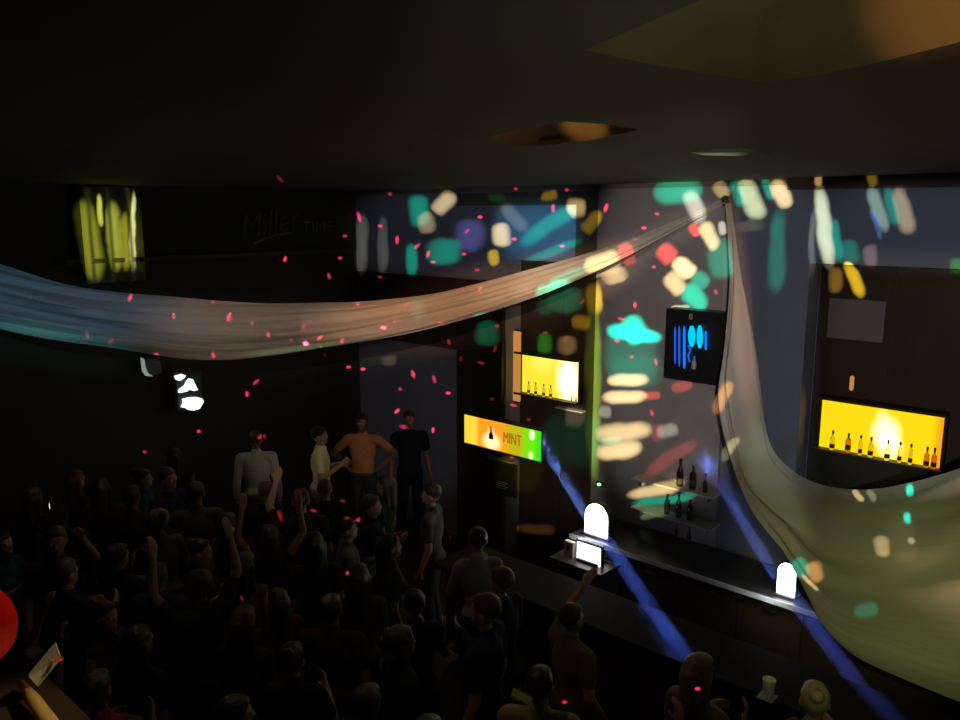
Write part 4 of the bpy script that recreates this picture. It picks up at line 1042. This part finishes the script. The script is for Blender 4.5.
# projector bodies over the balcony, behind the camera
for loc, lb in ((GL, 'black gobo projector hanging over the balcony'), (LL, 'black laser projector hanging over the balcony')):
    t = thing('effect_projector', lb, 'projector', tuple(loc))
    d = (GT - loc).normalized(); q = d.to_track_quat('-Z', 'Y').to_matrix().to_4x4()
    b = bx(-.09, .09, -.07, .07, .03, .26, bev=.01); bmesh.ops.transform(b, verts=b.verts, matrix=q); obj('housing', b, MT['black'], t)
    obj('bracket', bx(-.02, .02, -.02, .02, .05, CEIL - loc.z), MT['black'], t)

# unseen fill lights added over the balcony, shaped into soft pools on wall and drapes
def slots(lst, loc, R):
    out = []
    for x0, y0, x1, y1, w, col, s, sf in lst:
        cx, cy = (x0 + x1) / 2, (y0 + y1) / 2; ax, ay = (x1 - x0) / 2, (y1 - y0) / 2
        ln = math.hypot(ax, ay); bxv, byv = -ay / ln * w / 2, ax / ln * w / 2
        P0 = sf(cx, cy); c = uv_of(P0, loc, R)
        a = uv_of(sf(cx + ax, cy + ay), loc, R) - c; b = uv_of(sf(cx + bxv, cy + byv), loc, R) - c
        k = ((P0 - loc).length / 8.0) ** 2
        out.append((c, a, b, tuple(v * s * k for v in col)))
    return out
W1 = Vector((.34, -.22, 4.52)); RW = local_frame(W1, GT)
WALL_FILL = [(345, 232, 605, 232, 92, (.74, .8, 1), .05, wall), (345, 415, 470, 415, 170, (.8, .85, 1), .02, wall),
        (598, 330, 738, 330, 330, (1, .9, .82), .145, wall), (732, 330, 822, 330, 330, (.86, .9, 1), .078, wall),
        (808, 228, 1030, 228, 92, (.84, .9, 1), .066, wall), (505, 390, 605, 390, 270, (1, .82, .55), .09, bay), (812, 370, 1030, 370, 230, (1, .80, .55), .075, bay)]
gobo_light('wall_fill', W1, GT, GOBO_W, 110, slots(WALL_FILL, W1, RW), 4, .3)
W2 = Vector((-.32, -.22, 4.52)); RW2 = local_frame(W2, dr1(300, 330))
DW = [(-120, 285, 200, 318, 80, (.016, .034, .056), 1, dr1), (-80, 328, 130, 352, 40, (.008, .06, .05), 1, dr1), (150, 326, 370, 330, 100, (.055, .042, .032), 1, dr1),
      (330, 322, 600, 270, 80, (.26, .13, .068), 1, dr1), (480, 295, 640, 250, 60, (.22, .13, .07), 1, dr1), (250, 355, 370, 348, 16, (.02, .06, .02), 1, dr1), (600, 255, 728, 205, 34, (.05, .035, .03), 1, dr1)]
gobo_light('drape_fill', W2, dr1(300, 330), GOBO_W * 1.5, 130, slots(DW, W2, RW2), 2, .1)
W3 = Vector((.52, -.22, 4.52)); RW3 = local_frame(W3, dr2(860, 560))
DW2 = [(880, 480, 900, 720, 300, (.085, .094, .026), 1, dr2), (738, 200, 752, 420, 34, (.13, .065, .04), 1, dr2), (750, 420, 790, 560, 60, (.07, .075, .03), 1, dr2), (800, 470, 990, 470, 60, (.05, .07, .055), 1, dr2)]
gobo_light('falling_drape_fill', W3, dr2(860, 560), GOBO_W * 1.7, 120, slots(DW2, W3, RW3), 2, .1)
# dim fill spots added under the ceiling to lift the dark crowd
for (x, y) in ((-6.5, 3.0), (-3.5, 2.6), (-7.2, 5.5)):
    spot('floor_fill', (x, y, CEIL - .03), (x, y, 0), 15, (1, .68, .48), 150, .8, .08)
spot('shirt_fill', (-3.2, -.4, 4.5), on_y(310, 475, 5.6), 110, (1, .85, .62), 11, .9, .05)  # added unseen spot brightens the far shirts
spot('red_elbow_fill', (-.9, .9, 4.5), on_z(-6, 622, 3.9), 6, (1, .10, .06), 13, .7, .02)  # unseen red spot added for the elbow on the balcony
spot('brass_fill', (-.25, .65, 4.55), bp[1], 26, (1, .78, .4), 12, .6, .02)  # added spot, out of view, gives the brass edge its shine
# unseen spots added below the recesses to make them glow
def up(px, py, w, col, deg, dz=.5, back=.8, rise=.05):
    q = on_z(px, py, CEIL); p = q - Vector((q.x, q.y, 0)).normalized() * back; q.z += rise; spot('cove_fill', (p.x, p.y, CEIL - dz), q, w, col, deg, .9, .02)
up(760, 20, 2.6, (.80, .80, .42), 130, .6, .1)
up(925, 49, 9, (1, .36, .08), 22, .3, .6, .05)
up(585, 138, 34, (1, .46, .10), 13, .4, 1.0, .04)
up(728, 153, 4, (.12, .9, .6), 22, .4, 1.0)
spot('ceiling_fill', (-.6, 3.0, 2.2), (-1.8, 3.8, CEIL), 17, (1, .54, .33), 130, .9, .1)  # warm fill added to lift the dark ceiling

w = bpy.data.worlds.new('world'); S.world = w; w.use_nodes = True
w.node_tree.nodes['Background'].inputs[0].default_value = (.01, .009, .008, 1); w.node_tree.nodes['Background'].inputs[1].default_value = .3
S.view_settings.view_transform = 'Standard'; S.view_settings.look = 'None'; S.view_settings.exposure = 0; S.view_settings.gamma = 1
S.view_settings.use_curve_mapping = False
S.cycles.use_denoising = True
S.cycles.max_bounces = 5; S.cycles.diffuse_bounces = 2; S.cycles.volume_bounces = 0; S.cycles.transmission_bounces = 4; S.cycles.transparent_max_bounces = 6
S.cycles.sample_clamp_indirect = 2.0
